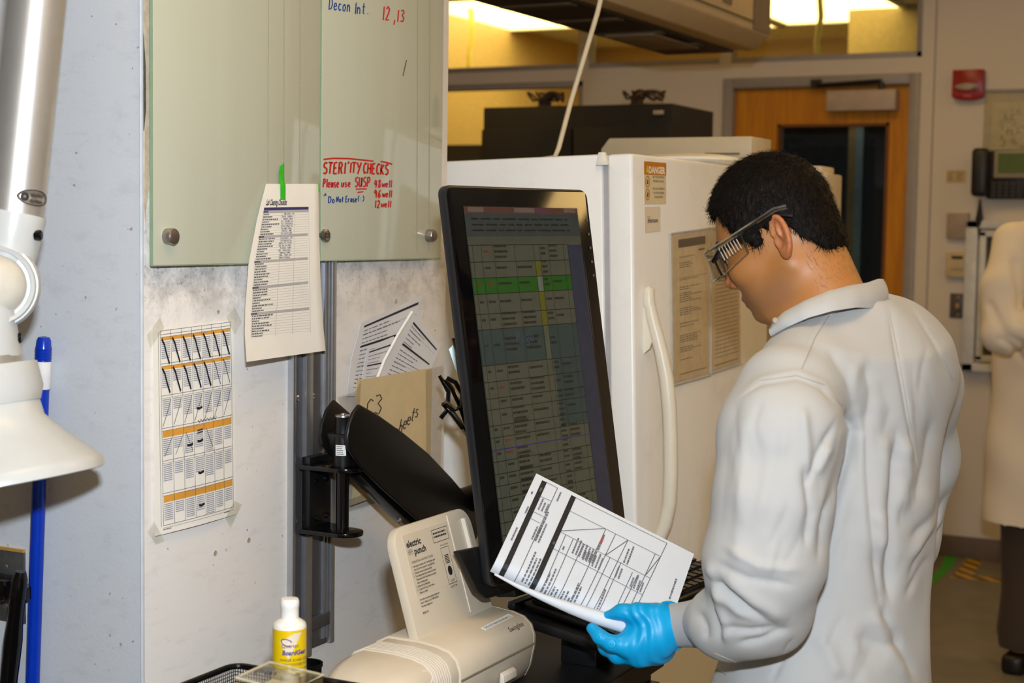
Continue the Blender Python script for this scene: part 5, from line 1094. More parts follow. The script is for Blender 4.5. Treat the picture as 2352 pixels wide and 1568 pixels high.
mk('rolled_edge', MB().tube([dep(1136, 1318, 2.122), dep(1190, 1346, 2.118), dep(1250, 1373, 2.112), dep(1310, 1396, 2.106), dep(1370, 1417, 2.100), dep(1428, 1434, 2.096), dep(1455, 1440, 2.10)], [.0015, .003, .0050, .0078, .0098, .0105, .0105], 14), MATS['bright_paper'], e)
rm = MB(); u, v = T_(1376, 1248); bar(rm, u, v, u+.07, v+.014, page, .0009); mk('red_word', rm, pm('red_print', lin(206, 50, 40), .6), e, smooth=False)
# ================================================================ people
def smin(a, b, k):
    h = np.clip(.5+.5*(b-a)/k, 0, 1); return b+(a-b)*h-k*h*(1-h)
class Field:
    """signed-distance field on a rectilinear grid, turned into one continuous surface"""
    def __init__(s, xs, ys, zs):
        s.ax = [np.asarray(a, np.float32) for a in (xs, ys, zs)]; s.F = np.full((len(xs), len(ys), len(zs)), .5, np.float32)
    def blk(s, lo, hi):
        sl = []
        for a, l, h in zip(s.ax, lo, hi):
            i = max(0, np.searchsorted(a, l)-1); j = min(len(a), np.searchsorted(a, h)+1); sl.append(slice(i, max(j, i)))
        return tuple(sl)
    def op(s, fn, lo, hi, k=.02, sub=False, pad=.06):
        sl = s.blk([v-pad for v in lo], [v+pad for v in hi]); X, Y, Z = [a[q] for a, q in zip(s.ax, sl)]
        if 0 in (len(X), len(Y), len(Z)): return
        d = fn(X[:, None, None], Y[None, :, None], Z[None, None, :]); f = s.F[sl]
        s.F[sl] = -smin(-f, d, k) if sub else smin(f, d, k)
    def cap(s, a, b, ra, rb, k=.02, sub=False):
        a = np.array(a, float); b = np.array(b, float); d = b-a; L2 = max(d@d, 1e-12); m = max(ra, rb)
        def fn(X, Y, Z):
            t = np.clip(((X-a[0])*d[0]+(Y-a[1])*d[1]+(Z-a[2])*d[2])/L2, 0, 1)
            return np.sqrt((X-a[0]-t*d[0])**2+(Y-a[1]-t*d[1])**2+(Z-a[2]-t*d[2])**2)-(ra+(rb-ra)*t)
        s.op(fn, np.minimum(a, b)-m, np.maximum(a, b)+m, k, sub)
    def chain(s, P, R, k=.02):
        for i in range(len(P)-1): s.cap(P[i], P[i+1], R[i], R[i+1], k)
    def ell(s, c, r, B=None, k=.02, sub=False):
        c = np.array(c, float); r = np.array(r, float); B = np.eye(3) if B is None else np.array(B, float)
        ext = np.sqrt(((B*r[:, None])**2).sum(0))
        def fn(X, Y, Z):
            q = [((X-c[0])*B[i][0]+(Y-c[1])*B[i][1]+(Z-c[2])*B[i][2])/r[i] for i in range(3)]
            k0 = np.sqrt(q[0]**2+q[1]**2+q[2]**2)+1e-9; k1 = np.sqrt((q[0]/r[0])**2+(q[1]/r[1])**2+(q[2]/r[2])**2)+1e-9
            return k0*(k0-1)/k1
        s.op(fn, c-ext, c+ext, k, sub)
    def ecyl(s, p0, p1, ab0, ab1, f, l, k=.02):
        """vertical elliptic frustum; a along l, b along f"""
        p0 = np.array(p0, float); p1 = np.array(p1, float)
        if p0[2] < p1[2]: p0, p1, ab0, ab1 = p1, p0, ab1, ab0
        m = max(*ab0, *ab1); h = p0[2]-p1[2]
        def fn(X, Y, Z):
            t = np.clip((p0[2]-Z)/h, 0, 1); cx = p0[0]+(p1[0]-p0[0])*t; cy = p0[1]+(p1[1]-p0[1])*t
            a = ab0[0]+(ab1[0]-ab0[0])*t; b = ab0[1]+(ab1[1]-ab0[1])*t
            u = ((X-cx)*l[0]+(Y-cy)*l[1])/a; v = ((X-cx)*f[0]+(Y-cy)*f[1])/b
            q = np.sqrt(u*u+v*v)+1e-9; g = np.sqrt((u/a)**2+(v/b)**2)+1e-9; d = q*(q-1)/g
            dz = np.maximum(np.maximum(Z-p0[2], p1[2]-Z), -1e9); return np.maximum(d, dz)
        s.op(fn, [min(p0[0], p1[0])-m, min(p0[1], p1[1])-m, p1[2]], [max(p0[0], p1[0])+m, max(p0[1], p1[1])+m, p0[2]], k)
    def loft(s, P, AB, f, l, k=.02):
        """elliptic body through levels P (top to bottom) with half widths AB=(a along l, b along f)"""
        P = np.array(P, float); AB = np.array(AB, float); o = np.argsort(P[:, 2]); P = P[o]; AB = AB[o]; m = AB.max()
        zz = np.linspace(P[0, 2], P[-1, 2], 80); tab = []
        for c in (P[:, 0], P[:, 1], AB[:, 0], AB[:, 1]):
            y = np.interp(zz, P[:, 2], c)
            for _ in range(60): y[1:-1] = (y[:-2]+2*y[1:-1]+y[2:])/4
            tab.append(y)
        def fn(X, Y, Z):
            cx, cy, a, b = [np.interp(Z.ravel(), zz, t).astype(np.float32)[None, None, :] for t in tab]
            u = ((X-cx)*l[0]+(Y-cy)*l[1])/a; v = ((X-cx)*f[0]+(Y-cy)*f[1])/b
            q = np.sqrt(u*u+v*v)+1e-9; g = np.sqrt((u/a)**2+(v/b)**2)+1e-9; d = q*(q-1)/g
            return np.maximum(d, np.maximum(Z-P[-1, 2], P[0, 2]-Z))
        s.op(fn, [P[:, 0].min()-m, P[:, 1].min()-m, P[0, 2]], [P[:, 0].max()+m, P[:, 1].max()+m, P[-1, 2]], k)
    def mesh(s):
        F = s.F; S = F < 0; xs, ys, zs = s.ax; n = F.shape
        C = np.zeros(tuple(v-1 for v in n), np.int8); offs = [(i, j, k) for i in (0, 1) for j in (0, 1) for k in (0, 1)]
        for (i, j, k) in offs: C += S[i:n[0]-1+i, j:n[1]-1+j, k:n[2]-1+k]
        act = (C > 0) & (C < 8); I, J, K = np.nonzero(act); idx = np.full(C.shape, -1, np.int64); idx[act] = np.arange(len(I))
        V = {o: F[I+o[0], J+o[1], K+o[2]] for o in offs}; acc = np.zeros((len(I), 3)); cnt = np.zeros(len(I))
        P = lambda o: np.stack([xs[I+o[0]], ys[J+o[1]], zs[K+o[2]]], 1)
        for o in offs:
            for ax in range(3):
                if o[ax] == 0:
                    q = list(o); q[ax] = 1; q = tuple(q); a, b = V[o], V[q]; m = (a < 0) != (b < 0)
                    t = np.where(m, a/np.where(m, a-b, 1), 0)[:, None]; pt = P(o)*(1-t)+P(q)*t; acc += pt*m[:, None]; cnt += m
        verts = acc/cnt[:, None]; quads = []
        for ax in range(3):
            u, v = [(1, 2), (2, 0), (0, 1)][ax]
            a = [slice(None)]*3; b = [slice(None)]*3; a[ax] = slice(0, n[ax]-1); b[ax] = slice(1, n[ax])
            for t in (a, b): t[u] = slice(1, n[u]-1); t[v] = slice(1, n[v]-1)
            s0 = S[tuple(a)]; s1 = S[tuple(b)]; m = s0 != s1; G = np.stack(np.nonzero(m), 1); fl = s0[m]
            G[:, u] += 1; G[:, v] += 1
            def cell(du, dv):
                g = G.copy(); g[:, u] -= du; g[:, v] -= dv; return idx[g[:, 0], g[:, 1], g[:, 2]]
            q = np.stack([cell(1, 1), cell(0, 1), cell(0, 0), cell(1, 0)], 1); q[~fl] = q[~fl][:, ::-1]; quads.append(q)
        Q = np.concatenate(quads); Q = Q[(Q >= 0).all(1)]
        return verts, Q
def relax(v, q, n, lam=.5):
    e = np.concatenate([q[:, [0, 1]], q[:, [1, 2]], q[:, [2, 3]], q[:, [3, 0]]]); e = np.concatenate([e, e[:, ::-1]])
    deg = np.bincount(e[:, 0], minlength=len(v))[:, None]
    for _ in range(n):
        a = np.zeros_like(v)
        for c in range(3): a[:, c] = np.bincount(e[:, 0], weights=v[e[:, 1], c], minlength=len(v))
        v = v+(a/np.maximum(deg, 1)-v)*lam
    return v
def normals(v, q):
    n = np.cross(v[q[:, 2]]-v[q[:, 0]], v[q[:, 3]]-v[q[:, 1]]); N = np.zeros_like(v)
    for k in range(4):
        for c in range(3): N[:, c] += np.bincount(q[:, k], weights=n[:, c], minlength=len(v))
    return N/np.maximum(np.linalg.norm(N, axis=1, keepdims=True), 1e-12)
def npmesh(name, v, q, mat, parent=None, label=None, cat=None, group=None, kind=None, tint=None, org=None):
    me = bpy.data.meshes.new(name); me.vertices.add(len(v)); me.vertices.foreach_set('co', np.ascontiguousarray(v, np.float32).ravel())
    me.loops.add(q.size); me.loops.foreach_set('vertex_index', q.astype(np.int32).ravel()); me.polygons.add(len(q))
    k = q.shape[1]; me.polygons.foreach_set('loop_start', np.arange(0, q.size, k, dtype=np.int32)); me.update(calc_edges=True); me.validate()
    if tint is not None:
        at = me.color_attributes.new('tint', 'FLOAT_COLOR', 'POINT'); at.data.foreach_set('color', np.concatenate([tint, np.ones((len(v), 1))], 1).astype(np.float32).ravel())
    me.shade_smooth(); return _link(name, me, mat, parent, label, cat, group, kind, org)
def pxy(v):
    d = v-np.array(CAM); z = d@np.array(FWD); return 1176+FPX*(d@np.array(RGT))/z, 784-FPX*(d@np.array(UPV))/z
def seg_dist(x, y, P):
    best = np.full(len(x), 1e9); tt = np.zeros(len(x)); n = len(P)-1
    for i in range(n):
        (ax, ay), (bx, by) = P[i], P[i+1]; dx, dy = bx-ax, by-ay; t = np.clip(((x-ax)*dx+(y-ay)*dy)/(dx*dx+dy*dy), 0, 1)
        d = np.hypot(x-ax-t*dx, y-ay-t*dy); m = d < best; best[m] = d[m]; tt[m] = (i+t[m])/n
    return best, tt
def axvals(segs):
    """grid line coordinates: list of (start, end, step)"""
    out = []
    for a, b, st_ in segs: out += list(np.arange(a, b-1e-9, st_))
    out.append(segs[-1][1]); return np.array(out)
A3 = lambda v: np.array(v, float)
SKIN = None
def skin_mat(name, base):
    k = NT(name); at = k.n('ShaderNodeAttribute'); at.attribute_name = 'tint'; n = k.noise(140, 3)
    c = k.mix(k.math('MULTIPLY', k.ramp(n, .35, .7), .10), at.outputs['Color'], tuple(q*.75 for q in base)); k.l(c, k.b.inputs['Base Color'])
    k.b.inputs['Roughness'].default_value = .5; k.b.inputs['Subsurface Weight'].default_value = .12; k.b.inputs['Subsurface Radius'].default_value = (.006, .002, .001)
    k.bump(k.noise(420, 3), .12, .0006); return k.m
SK = (.40, .160, .042)
def cloth_mat(name, col, sc=900):
    k = NT(name); n = k.noise(3.2, 4, coord=k.pos()); c = k.mix(k.ramp(n, .3, .7), tuple(q*.965 for q in col), col); k.l(c, k.b.inputs['Base Color'])
    k.b.inputs['Roughness'].default_value = .8; k.b.inputs['Sheen Weight'].default_value = .08; k.bump(k.noise(sc, 2), .10, .0004); return k.m
COAT = cloth_mat('white_coat_cotton', lin(176, 175, 173)); COAT2 = cloth_mat('cream_coat_cotton', lin(226, 214, 196))
HAIR = None
def hair_mat():
    k = NT('dark_brown_hair'); n = k.noise(90, 4, coord=k.obj(), dist=.4); c = k.mix(k.ramp(n, .3, .75), lin(8, 5, 4), lin(22, 13, 8)); k.l(c, k.b.inputs['Base Color'])
    k.b.inputs['Roughness'].default_value = .55; k.b.inputs['Specular IOR Level'].default_value = .12; k.bump(k.noise(260, 4, coord=k.scale(k.obj(), (1, 1, .35)), dist=.5), .8, .003); return k.m
HAIR = hair_mat()
class Head:
    def __init__(s, c, hf, pitch, sc=1.0):
        s.sc = sc; s.c = A3(c); hf = A3(hf)/np.linalg.norm(hf); z = A3((0, 0, 1)); s.f = hf*math.cos(pitch)-z*math.sin(pitch); s.l = np.cross(z, hf); s.u = z*math.cos(pitch)+hf*math.sin(pitch); s.B = np.array([s.f, s.l, s.u])
    def P(s, x, y, z): return s.c+(s.f*x+s.l*y+s.u*z)*s.sc
    def R(s, *r): return tuple(q*s.sc for q in r)
    def build(s, F):
        P = s.P; B = s.B
        F.ell(P(.006, 0, 0), s.R(.089, .074, .088), B, .01); F.ell(P(.036, 0, -.05), s.R(.060, .059, .085), B, .03); F.ell(P(.042, 0, -.098), s.R(.046, .047, .038), B, .02)
        for y in (-1, 1):
            F.cap(P(-.008, .053*y, -.075), P(.055, .024*y, -.125), .016*s.sc, .013*s.sc, .02); F.ell(P(.060, .041*y, -.052), s.R(.026, .022, .022), B, .02)
            F.cap(P(.086, .012*y, -.010), P(.070, .050*y, -.014), .009*s.sc, .008*s.sc, .012)
        F.ell(P(.074, 0, -.122), s.R(.018, .022, .016), B, .015)
        F.cap(P(.088, 0, -.018), P(.106, 0, -.056), .008*s.sc, .0105*s.sc, .010)
        for y in (-1, 1): F.ell(P(.094, .012*y, -.063), s.R(.012, .008, .008), B, .006)
        F.ell(P(.086, 0, -.090), s.R(.014, .025, .0065), B, .006); F.ell(P(.083, 0, -.101), s.R(.014, .022, .0075), B, .006)
        for y in (-1, 1): F.ell(P(.098, .031*y, -.030), s.R(.016, .019, .012), B, .012, sub=True); F.ell(P(.074, .031*y, -.030), s.R(.013, .013, .013), B, .003)
    def ears(s, F):
        for y in (-1, 1):
            ef = s.f*.90+s.l*y*-.28*-1; ef = ef*1.0; e1 = s.f*.86-s.l*y*.50; e1 = e1/np.linalg.norm(e1); e3 = s.u*.97-s.f*.2; e3 -= e1*(e3@e1); e3 /= np.linalg.norm(e3); e2 = np.cross(e3, e1); B = np.array([e1, e2, e3]); e1, e2, e3 = e1*s.sc, e2*s.sc, e3*s.sc; c = s.P(-.024, .083*y, -.036)
            F.ell(c, s.R(.0185, .0065, .032), B, .004)
            F.ell(c+e3*-.024+e1*.004, s.R(.010, .006, .012), B, .005)
            o = e2*(1 if e2@s.l*y > 0 else -1)
            F.ell(c+o*.006+e1*.003+e3*.004, s.R(.0115, .0052, .021), B, .003, sub=True)
            F.ell(c+o*.0045+e1*-.001+e3*.007, s.R(.004, .0045, .014), B, .003); F.ell(c+o*.008+e1*.004+e3*-.008, s.R(.0075, .006, .009), B, .003, sub=True)
            # rolled outer rim
            R = []
            for i in range(15):
                t = math.radians(-20+250*i/14); R.append(c+e1*(.0165*math.cos(t+.6))+e3*(.0295*math.sin(t+.6)+.001)+o*.0035)
            for i in range(14): F.cap(R[i], R[i+1], .0035*s.sc, .0035*s.sc, .002)
            F.ell(c+e1*.0125+e3*-.006+o*.003, s.R(.004, .004, .007), B, .003)
    def local(s, v): return (v-s.c)@s.B.T/s.sc
    def hair_field(s, F, t=.010):
        P = s.P; B = s.B
        F.ell(P(.004, 0, .012), s.R(.090+t*.8, .074+t, .088+t), B, .01); F.ell(P(-.042, 0, -.050), s.R(.048, .060, .058), B, .02)
        for y in (-1, 1):
            F.ell(P(.022, .068*y, -.012), s.R(.020, .010, .026), B, .012)
        # cut away face and neck
        def front(X, Y, Z):
            x = (X-s.c[0])*s.f[0]+(Y-s.c[1])*s.f[1]+(Z-s.c[2])*s.f[2]; y = (X-s.c[0])*s.l[0]+(Y-s.c[1])*s.l[1]+(Z-s.c[2])*s.l[2]; z = (X-s.c[0])*s.u[0]+(Y-s.c[1])*s.u[1]+(Z-s.c[2])*s.u[2]
            x = x/s.sc; y = y/s.sc; z = z/s.sc; ay = np.abs(y); fr = np.minimum(.050-.25*np.maximum(.075-ay, 0)*0, -.030+(x-.030)*1.9)
            line = np.where(x > .030, fr, np.where(x > .008, -.034+0*x, -.012+0*x))
            line = np.where(x < -.030, np.maximum(-.088, -.020-(-.030-x)*1.7), line)
            wob = .004*np.sin(x*260+y*170)+.003*np.sin(y*310-x*90)
            return (z-line-wob)*.6
        lo = s.c-.2; hi = s.c+.2
        F.op(lambda X, Y, Z: front(X, Y, Z), lo, hi, .004, sub=False) if False else None
        sl = F.blk(lo, hi); X, Y, Z = [a[q] for a, q in zip(F.ax, sl)]; d = front(X[:, None, None], Y[None, :, None], Z[None, None, :]); F.F[sl] = -smin(-F.F[sl], d, .006)
def strands(mb_v, mb_q, v, q, n, L, flow, rs, wid=.00035):
    """short tapered hair blades rooted on the surface v"""
    N = normals(v, q); pick = rs.randint(0, len(v), n); V = []; T = []
    for i in pick:
        p = v[i]; nn = N[i]; fl = flow(p)+rs.randn(3)*.35; fl = fl-nn*(fl@nn); fl /= np.linalg.norm(fl)+1e-9; sd = np.cross(nn, fl); l = L*(.5+rs.rand()); w = wid*(.6+.8*rs.rand())
        a = p-nn*.001; b = p+fl*l*.55+nn*(.0022*(.3+rs.rand())); c = p+fl*l+nn*(.0028*rs.rand()-.0002); o = len(V)
        V += [a-sd*w, a+sd*w, b+sd*w*.8, b-sd*w*.8, c, c]; T += [(o, o+1, o+2, o+3), (o+3, o+2, o+4, o+5)]
    return np.concatenate([mb_v, np.array(V)]), np.concatenate([mb_q, np.array(T)+len(mb_v)])
def tint_skin(h, v, ear=True):
    L = h.local(v); x, y, z = L.T; base = np.tile(A3(SK), (len(v), 1))
    st_ = np.clip((-.068-z)/.03, 0, 1)*np.clip((x+.02)/.03, 0, 1)*np.clip((-.14-z)/-.02, 0, 1); st_ *= .38
    base = base*(1-st_[:, None])+A3((.13, .085, .06))*st_[:, None]
    rd = np.clip(1-np.hypot(x-.104, z+.058)/.02, 0, 1)*.6+np.clip((np.abs(y)-.077)/.008, 0, 1)*(x > -.06)*.45*(np.abs(z+.036) < .045); rd = np.clip(rd, 0, .6)
    base = base*(1-rd[:, None])+A3((.46, .13, .07))*rd[:, None]
    lp = (np.abs(z+.095) < .012)*(x > .086)*.6; base = base*(1-lp[:, None])+A3((.30, .09, .06))*lp[:, None]
    nk = np.clip((-.085-z)/.02, 0, 1)*np.clip((-.03-x)/.03, 0, 1)*.0; return base
# ---------------------------------------------------------------- man with the papers
D3 = lambda px, py, d: A3(dep(px, py, d))
TF = A3((-.994, .11, 0)); TF /= np.linalg.norm(TF); TLf = np.cross(A3((0, 0, 1)), TF); TB = np.array([TF, TLf, A3((0, 0, 1))])
H1 = Head(D3(1783, 508, 2.24), (-1, .017, 0), math.radians(26), .925)
SL_, SR_, NB = D3(1812, 925, 2.03), D3(2092, 905, 2.33), D3(1935, 735, 2.19)
T1, T2, T3, T4 = D3(1962, 930, 2.2), D3(1958, 1100, 2.2), D3(1932, 1330, 2.2), D3(1880, 1560, 2.2)
T5 = T4.copy(); T5[2] = .46; T5[0] += -.01
ARM = [(SL_, .067), (D3(1795, 1000, 1.99), .079), (D3(1775, 1150, 1.97), .073), (D3(1752, 1290, 1.97), .074), (D3(1735, 1392, 1.985), .060), (D3(1676, 1424, 2.022), .048), (D3(1626, 1430, 2.052), .034)]
WR = D3(1535, 1437, 2.10)
RA = [(SR_, .068), (D3(2098, 1050, 2.38), .064), (D3(2062, 1240, 2.42), .058), (D3(1960, 1330, 2.50), .048), (D3(1860, 1330, 2.53), .036)]
def frange(c, r, step): return (c-r, c+r, step)
hx, hy, hz = H1.c
bx = axvals([(T4[0]-.30, hx-.14, .016), (hx-.14, hx+.15, .0026), (hx+.15, T1[0]+.34, .016)])
by = axvals([(SL_[1]-.30, hy-.12, .016), (hy-.12, hy+.12, .0026), (hy+.12, SR_[1]+.30, .016)])
bz = axvals([(-.02, hz-.20, .016), (hz-.20, hz+.12, .0026)])
F = Field(bx, by, bz)
H1.build(F)
F.cap(H1.P(-.028, 0, -.070), NB+A3((0, 0, -.03)), .050, .060, .03); F.cap(H1.P(.005, 0, -.095), NB+TF*.03+A3((0, 0, -.06)), .038, .050, .03)
H1.ears(F)
for a, b, r0, r1 in ((T1, T3, (.14, .085), (.12, .085)), (T3, T4, (.12, .085), (.15, .115))): F.ecyl(a, b, r0, r1, TF, TLf, .04)
F.cap(NB+A3((0, 0, -.06)), SL_, .045, .045, .05); F.cap(NB+A3((0, 0, -.06)), SR_, .045, .045, .05)
F.chain([p for p, r in ARM]+[WR], [max(.022, r*.6) for p, r in ARM]+[.024], .02); F.chain([p for p, r in RA], [max(.022, r*.6) for p, r in RA], .02)
FOOT = []
for sgn in (1, -1):
    hip = T4+TLf*.085*sgn; hip[2] = .80; kn = hip+TF*.02; kn[2] = .44; an = kn-TF*.02; an[2] = .07; F.chain([hip, kn, an, an+TF*.12+A3((0, 0, -.03))], [.075, .05, .038, .030], .03); FOOT.append((hip, kn, an))
v, q = F.mesh(); v = relax(v, q, 1, .35)
BODYV, BODYQ = v, q
man = npmesh('person', v, q, skin_mat('fair_skin', SK), label='dark-haired person in a white lab coat and safety glasses reading held papers', cat='person', tint=tint_skin(H1, v), org=(T4[0], T4[1], 0))
# hair
g = .0026; F = Field(np.arange(hx-.15, hx+.15, g), np.arange(hy-.12, hy+.12, g), np.arange(hz-.16, hz+.14, g)); H1.hair_field(F)
# clear the ears
for y in (1, -1): F.ell(H1.P(-.022, .088*y, -.036), H1.R(.023, .018, .033), H1.B, .005, sub=True)
v, q = F.mesh(); rs = np.random.RandomState(4); N = normals(v, q)
L = H1.local(v); tex = np.sin(L[:, 0]*420+L[:, 1]*260+3*np.sin(L[:, 2]*120))*np.sin(L[:, 2]*380+L[:, 0]*150); v = relax(v+N*(tex*.0011)[:, None], q, 1, .3)
def flow(p):
    x, y, z = H1.local(p[None])[0]; d = A3((.5 if x > .0 else -.25, .25*np.sign(y), -.9 if z < .05 else -.15))
    if z > .05: d = A3((.8, .45*np.sign(y+.01), -.2))
    return d@H1.B
hv, hq = strands(v, q, v, q, 16000, .013, flow, rs)
bl_ = H1.local(np.array([v_ for v_ in BODYV])); mk_ = (bl_[:, 0] < -.035) & (bl_[:, 2] > -.128) & (bl_[:, 2] < -.07) & (np.abs(bl_[:, 1]) < .07)
sub = np.nonzero(mk_)[0]
if len(sub):
    Nb = normals(BODYV, BODYQ); V_ = []; T_q = []
    for i in rs.choice(sub, 260):
        p = BODYV[i]; nn = Nb[i]; fl_h = A3((-.1, rs.randn()*.5, -.9))@H1.B; fl_h = fl_h-nn*(fl_h@nn); fl_h /= np.linalg.norm(fl_h); sd = np.cross(nn, fl_h); l = .004+.007*rs.rand(); o = len(V_)
        V_ += [p-sd*.00011, p+sd*.00011, p+fl_h*l*.6+nn*.0012+sd*.00008, p+fl_h*l*.6+nn*.0012-sd*.00008, p+fl_h*l+nn*.0006, p+fl_h*l+nn*.0006]; T_q += [(o, o+1, o+2, o+3), (o+3, o+2, o+4, o+5)]
    hq = np.concatenate([hq, np.array(T_q)+len(hv)]); hv = np.concatenate([hv, np.array(V_)])
npmesh('hair', hv, hq, HAIR, man)
# fine nape hairs
# eyes
for y in (1, -1):
    p = H1.P(.0765, .031*y, -.030); m = MB().lathe([(0, -.0115)]+[(.0115*math.sin(t), -.0115*math.cos(t)) for t in [math.pi*i/10 for i in range(1, 10)]]+[(0, .0115)], 16, axis(p, p+H1.f-H1.u*.5), cap=False); ey = mk('eye', m, pm('eye_white', lin(226, 220, 214), .2), man)
    M_ = axis(p, p+H1.f-H1.u*.5); mk('iris', MB().lathe([(.0055, .0100), (.0045, .0112), (.001, .0120)], 14, M_), pm('iris_brown', lin(52, 34, 22), .15), ey)
    mk('eyebrow', MB().tube([H1.P(.094, .012*y, -.004), H1.P(.090, .032*y, .004), H1.P(.074, .052*y, -.004)], [.003, .0035, .0015], 8), HAIR, man)
# ---- coat
g = .0036
F = Field(np.arange(T4[0]-.33, T1[0]+.36, g), np.arange(SL_[1]-.24, SR_[1]+.28, g), np.arange(.45, NB[2]+.06, g))
F.loft([T1+A3((0, 0, .06)), T1, T2, T3, T4, T5], [(.150, .095), (.168, .112), (.172, .120), (.150, .112), (.188, .150), (.205, .17)], TF, TLf, .03)
F.ell(T1+TF*.0+A3((0, 0, .03)), (.112, .165, .12), TB, .05); F.ell(D3(2030, 850, 2.24), (.085, .14, .10), TB, .05)
F.cap(NB+A3((0, 0, -.045)), SL_+A3((0, 0, .012)), .062, .066, .05); F.cap(NB+A3((0, 0, -.045)), SR_+A3((0, 0, .012)), .062, .066, .05)
F.cap(NB+A3((0, 0, -.02)), NB+A3((0, 0, -.08)), .066, .085, .04)
F.chain([p for p, r in RA], [r for p, r in RA], .03); F.chain([p for p, r in ARM], [r for p, r in ARM], .018)
F.ell(D3(1695, 1448, 2.0), (.050, .038, .024), TB, .03); F.ell(D3(1800, 1405, 1.985), (.035, .035, .040), TB, .03)
F.cap(NB+A3((0, 0, .0)), NB+A3((0, 0, .12)), .058, .064, .012, sub=True)
v, q = F.mesh(); v = relax(v, q, 5, .5); N = normals(v, q); X, Y = pxy(v)
vd = v-A3(CAM); vd /= np.linalg.norm(vd, axis=1, keepdims=True); fac = np.clip(-(N*vd).sum(1)*2.2, 0, 1)
disp = np.zeros(len(v))
FOLDS = [  # pixel polyline, half width, height (m): drape creases and seams of the coat
 ([(1938, 938), (1962, 990), (1948, 1050), (1905, 1180), (1878, 1290)], 15, -.013), ([(1975, 960), (1990, 1050), (1990, 1180), (2000, 1290)], 26, .007),
 ([(1700, 905), (1745, 868), (1830, 855), (1895, 878), (1940, 935)], 7, .0016), ([(1696, 915), (1745, 882), (1830, 870), (1885, 890), (1930, 940)], 7, -.0026),
 ([(2040, 700), (2062, 820), (2085, 960), (2110, 1090)], 6, -.0035), ([(2060, 985), (2052, 1120), (2044, 1260), (2046, 1390)], 13, -.010), ([(2030, 1000), (2022, 1150), (2020, 1300)], 20, .007), ([(2078, 1000), (2086, 1090), (2075, 1180)], 18, .008),
 ([(1985, 940), (1990, 1080), (2000, 1230), (2020, 1390)], 12, -.007), ([(2020, 1390), (2060, 1460), (2110, 1568)], 11, -.006), ([(2000, 1400), (2035, 1480), (2090, 1568)], 14, .005),
 ([(2150, 960), (2130, 1060), (2105, 1160)], 15, -.006), ([(2195, 1120), (2150, 1180), (2090, 1240)], 11, -.006), ([(2175, 1190), (2130, 1250), (2085, 1330)], 10, -.006), ([(2180, 1150), (2140, 1215), (2090, 1285)], 12, .005), ([(2145, 1270), (2110, 1320), (2080, 1370)], 9, -.005),
 ([(2095, 700), (2150, 790), (2190, 880), (2215, 950)], 6, -.003), ([(1910, 700), (1870, 770), (1835, 850)], 6, .0022),
 ([(1620, 1322), (1680, 1362), (1720, 1400), (1790, 1440)], 12, -.010), ([(1610, 1345), (1640, 1410), (1655, 1480)], 12, -.007), ([(1660, 1330), (1730, 1380), (1810, 1420)], 16, .006), ([(1650, 1440), (1720, 1448), (1800, 1442)], 10, -.006), ([(1625, 1290), (1640, 1340), (1660, 1400)], 10, .005),
 ([(1845, 1065), (1852, 1110), (1880, 1040), (1925, 960)], 9, -.006), ([(1850, 1100), (1862, 1180), (1850, 1260)], 11, -.006), ([(1870, 1090), (1905, 1020)], 14, .006), ([(1840, 930), (1852, 1020), (1850, 1090)], 12, .005), ([(1720, 940), (1700, 1060), (1690, 1180)], 30, .004), ([(1800, 900), (1780, 1040), (1770, 1200)], 16, -.003),
 ([(1960, 1460), (2030, 1480), (2080, 1475)], 30, -.006), ([(1880, 1450), (1930, 1560)], 20, .006), ([(1825, 1465), (1770, 1568)], 7, -.004), ([(1985, 830), (2000, 900), (1990, 980)], 16, -.004), ([(1900, 800), (1945, 870), (1965, 960)], 14, -.004)]
rf = np.random.RandomState(11)
for k in range(64):      # small random drape creases: long hanging ones on the back, running down the sleeve on the arm
    arm = k < 22
    x0 = rf.uniform(1665, 1880) if arm else rf.uniform(1930, 2190); y0 = rf.uniform(900, 1230) if arm else rf.uniform(760, 1500)
    an = rf.normal(.08 if arm else 0, .16 if arm else .28); ln_ = rf.uniform(120, 260) if arm else rf.uniform(70, 200); b = rf.normal(0, 10)
    FOLDS.append(([(x0, y0), (x0-math.sin(an)*ln_*.5+b, y0+math.cos(an)*ln_*.5), (x0-math.sin(an)*ln_, y0+math.cos(an)*ln_)], rf.uniform(9, 20), rf.uniform(.0010, .0024)*rf.choice((-1, 1))))
for P_, a in (([(1640, 1290), (1720, 1330), (1830, 1345)], -.005), ([(1660, 1250), (1740, 1300), (1850, 1310)], .004), ([(1635, 1350), (1700, 1405), (1790, 1428)], .005), ([(1690, 1480), (1750, 1470), (1815, 1440)], -.006), ([(1600, 1400), (1618, 1440), (1620, 1470)], -.005), ([(1640, 1380), (1662, 1430), (1665, 1480)], .005)): FOLDS.append((P_, 11, a))
for P_, w, a in FOLDS:
    d, t = seg_dist(X, Y, P_); ker = np.exp(-(d/w)**2) if a > 0 else .45*np.exp(-(d/w)**2)+.55*np.exp(-d/(w*.55)); disp += a*ker*np.clip(np.minimum(t, 1-t)*5+.1, 0, 1)
disp *= fac
lo = A3(T4)
disp += .0022*np.sin(v[:, 2]*17+v[:, 0]*23+2*np.sin(v[:, 1]*19))*np.sin(v[:, 1]*21-v[:, 2]*9) + .0010*np.sin(v[:, 0]*61+v[:, 2]*37)*np.sin(v[:, 1]*53+1.3)
v = relax(v+N*disp[:, None], q, 1, .35)
coat = npmesh('lab_coat', v, q, COAT, man)
from mathutils.bvhtree import BVHTree
keep = (normals(v, q)*vd).sum(1) < .2; qq = q[keep[q].all(1)]
BV = BVHTree.FromPolygons([tuple(p) for p in v], [tuple(int(i) for i in f) for f in qq])
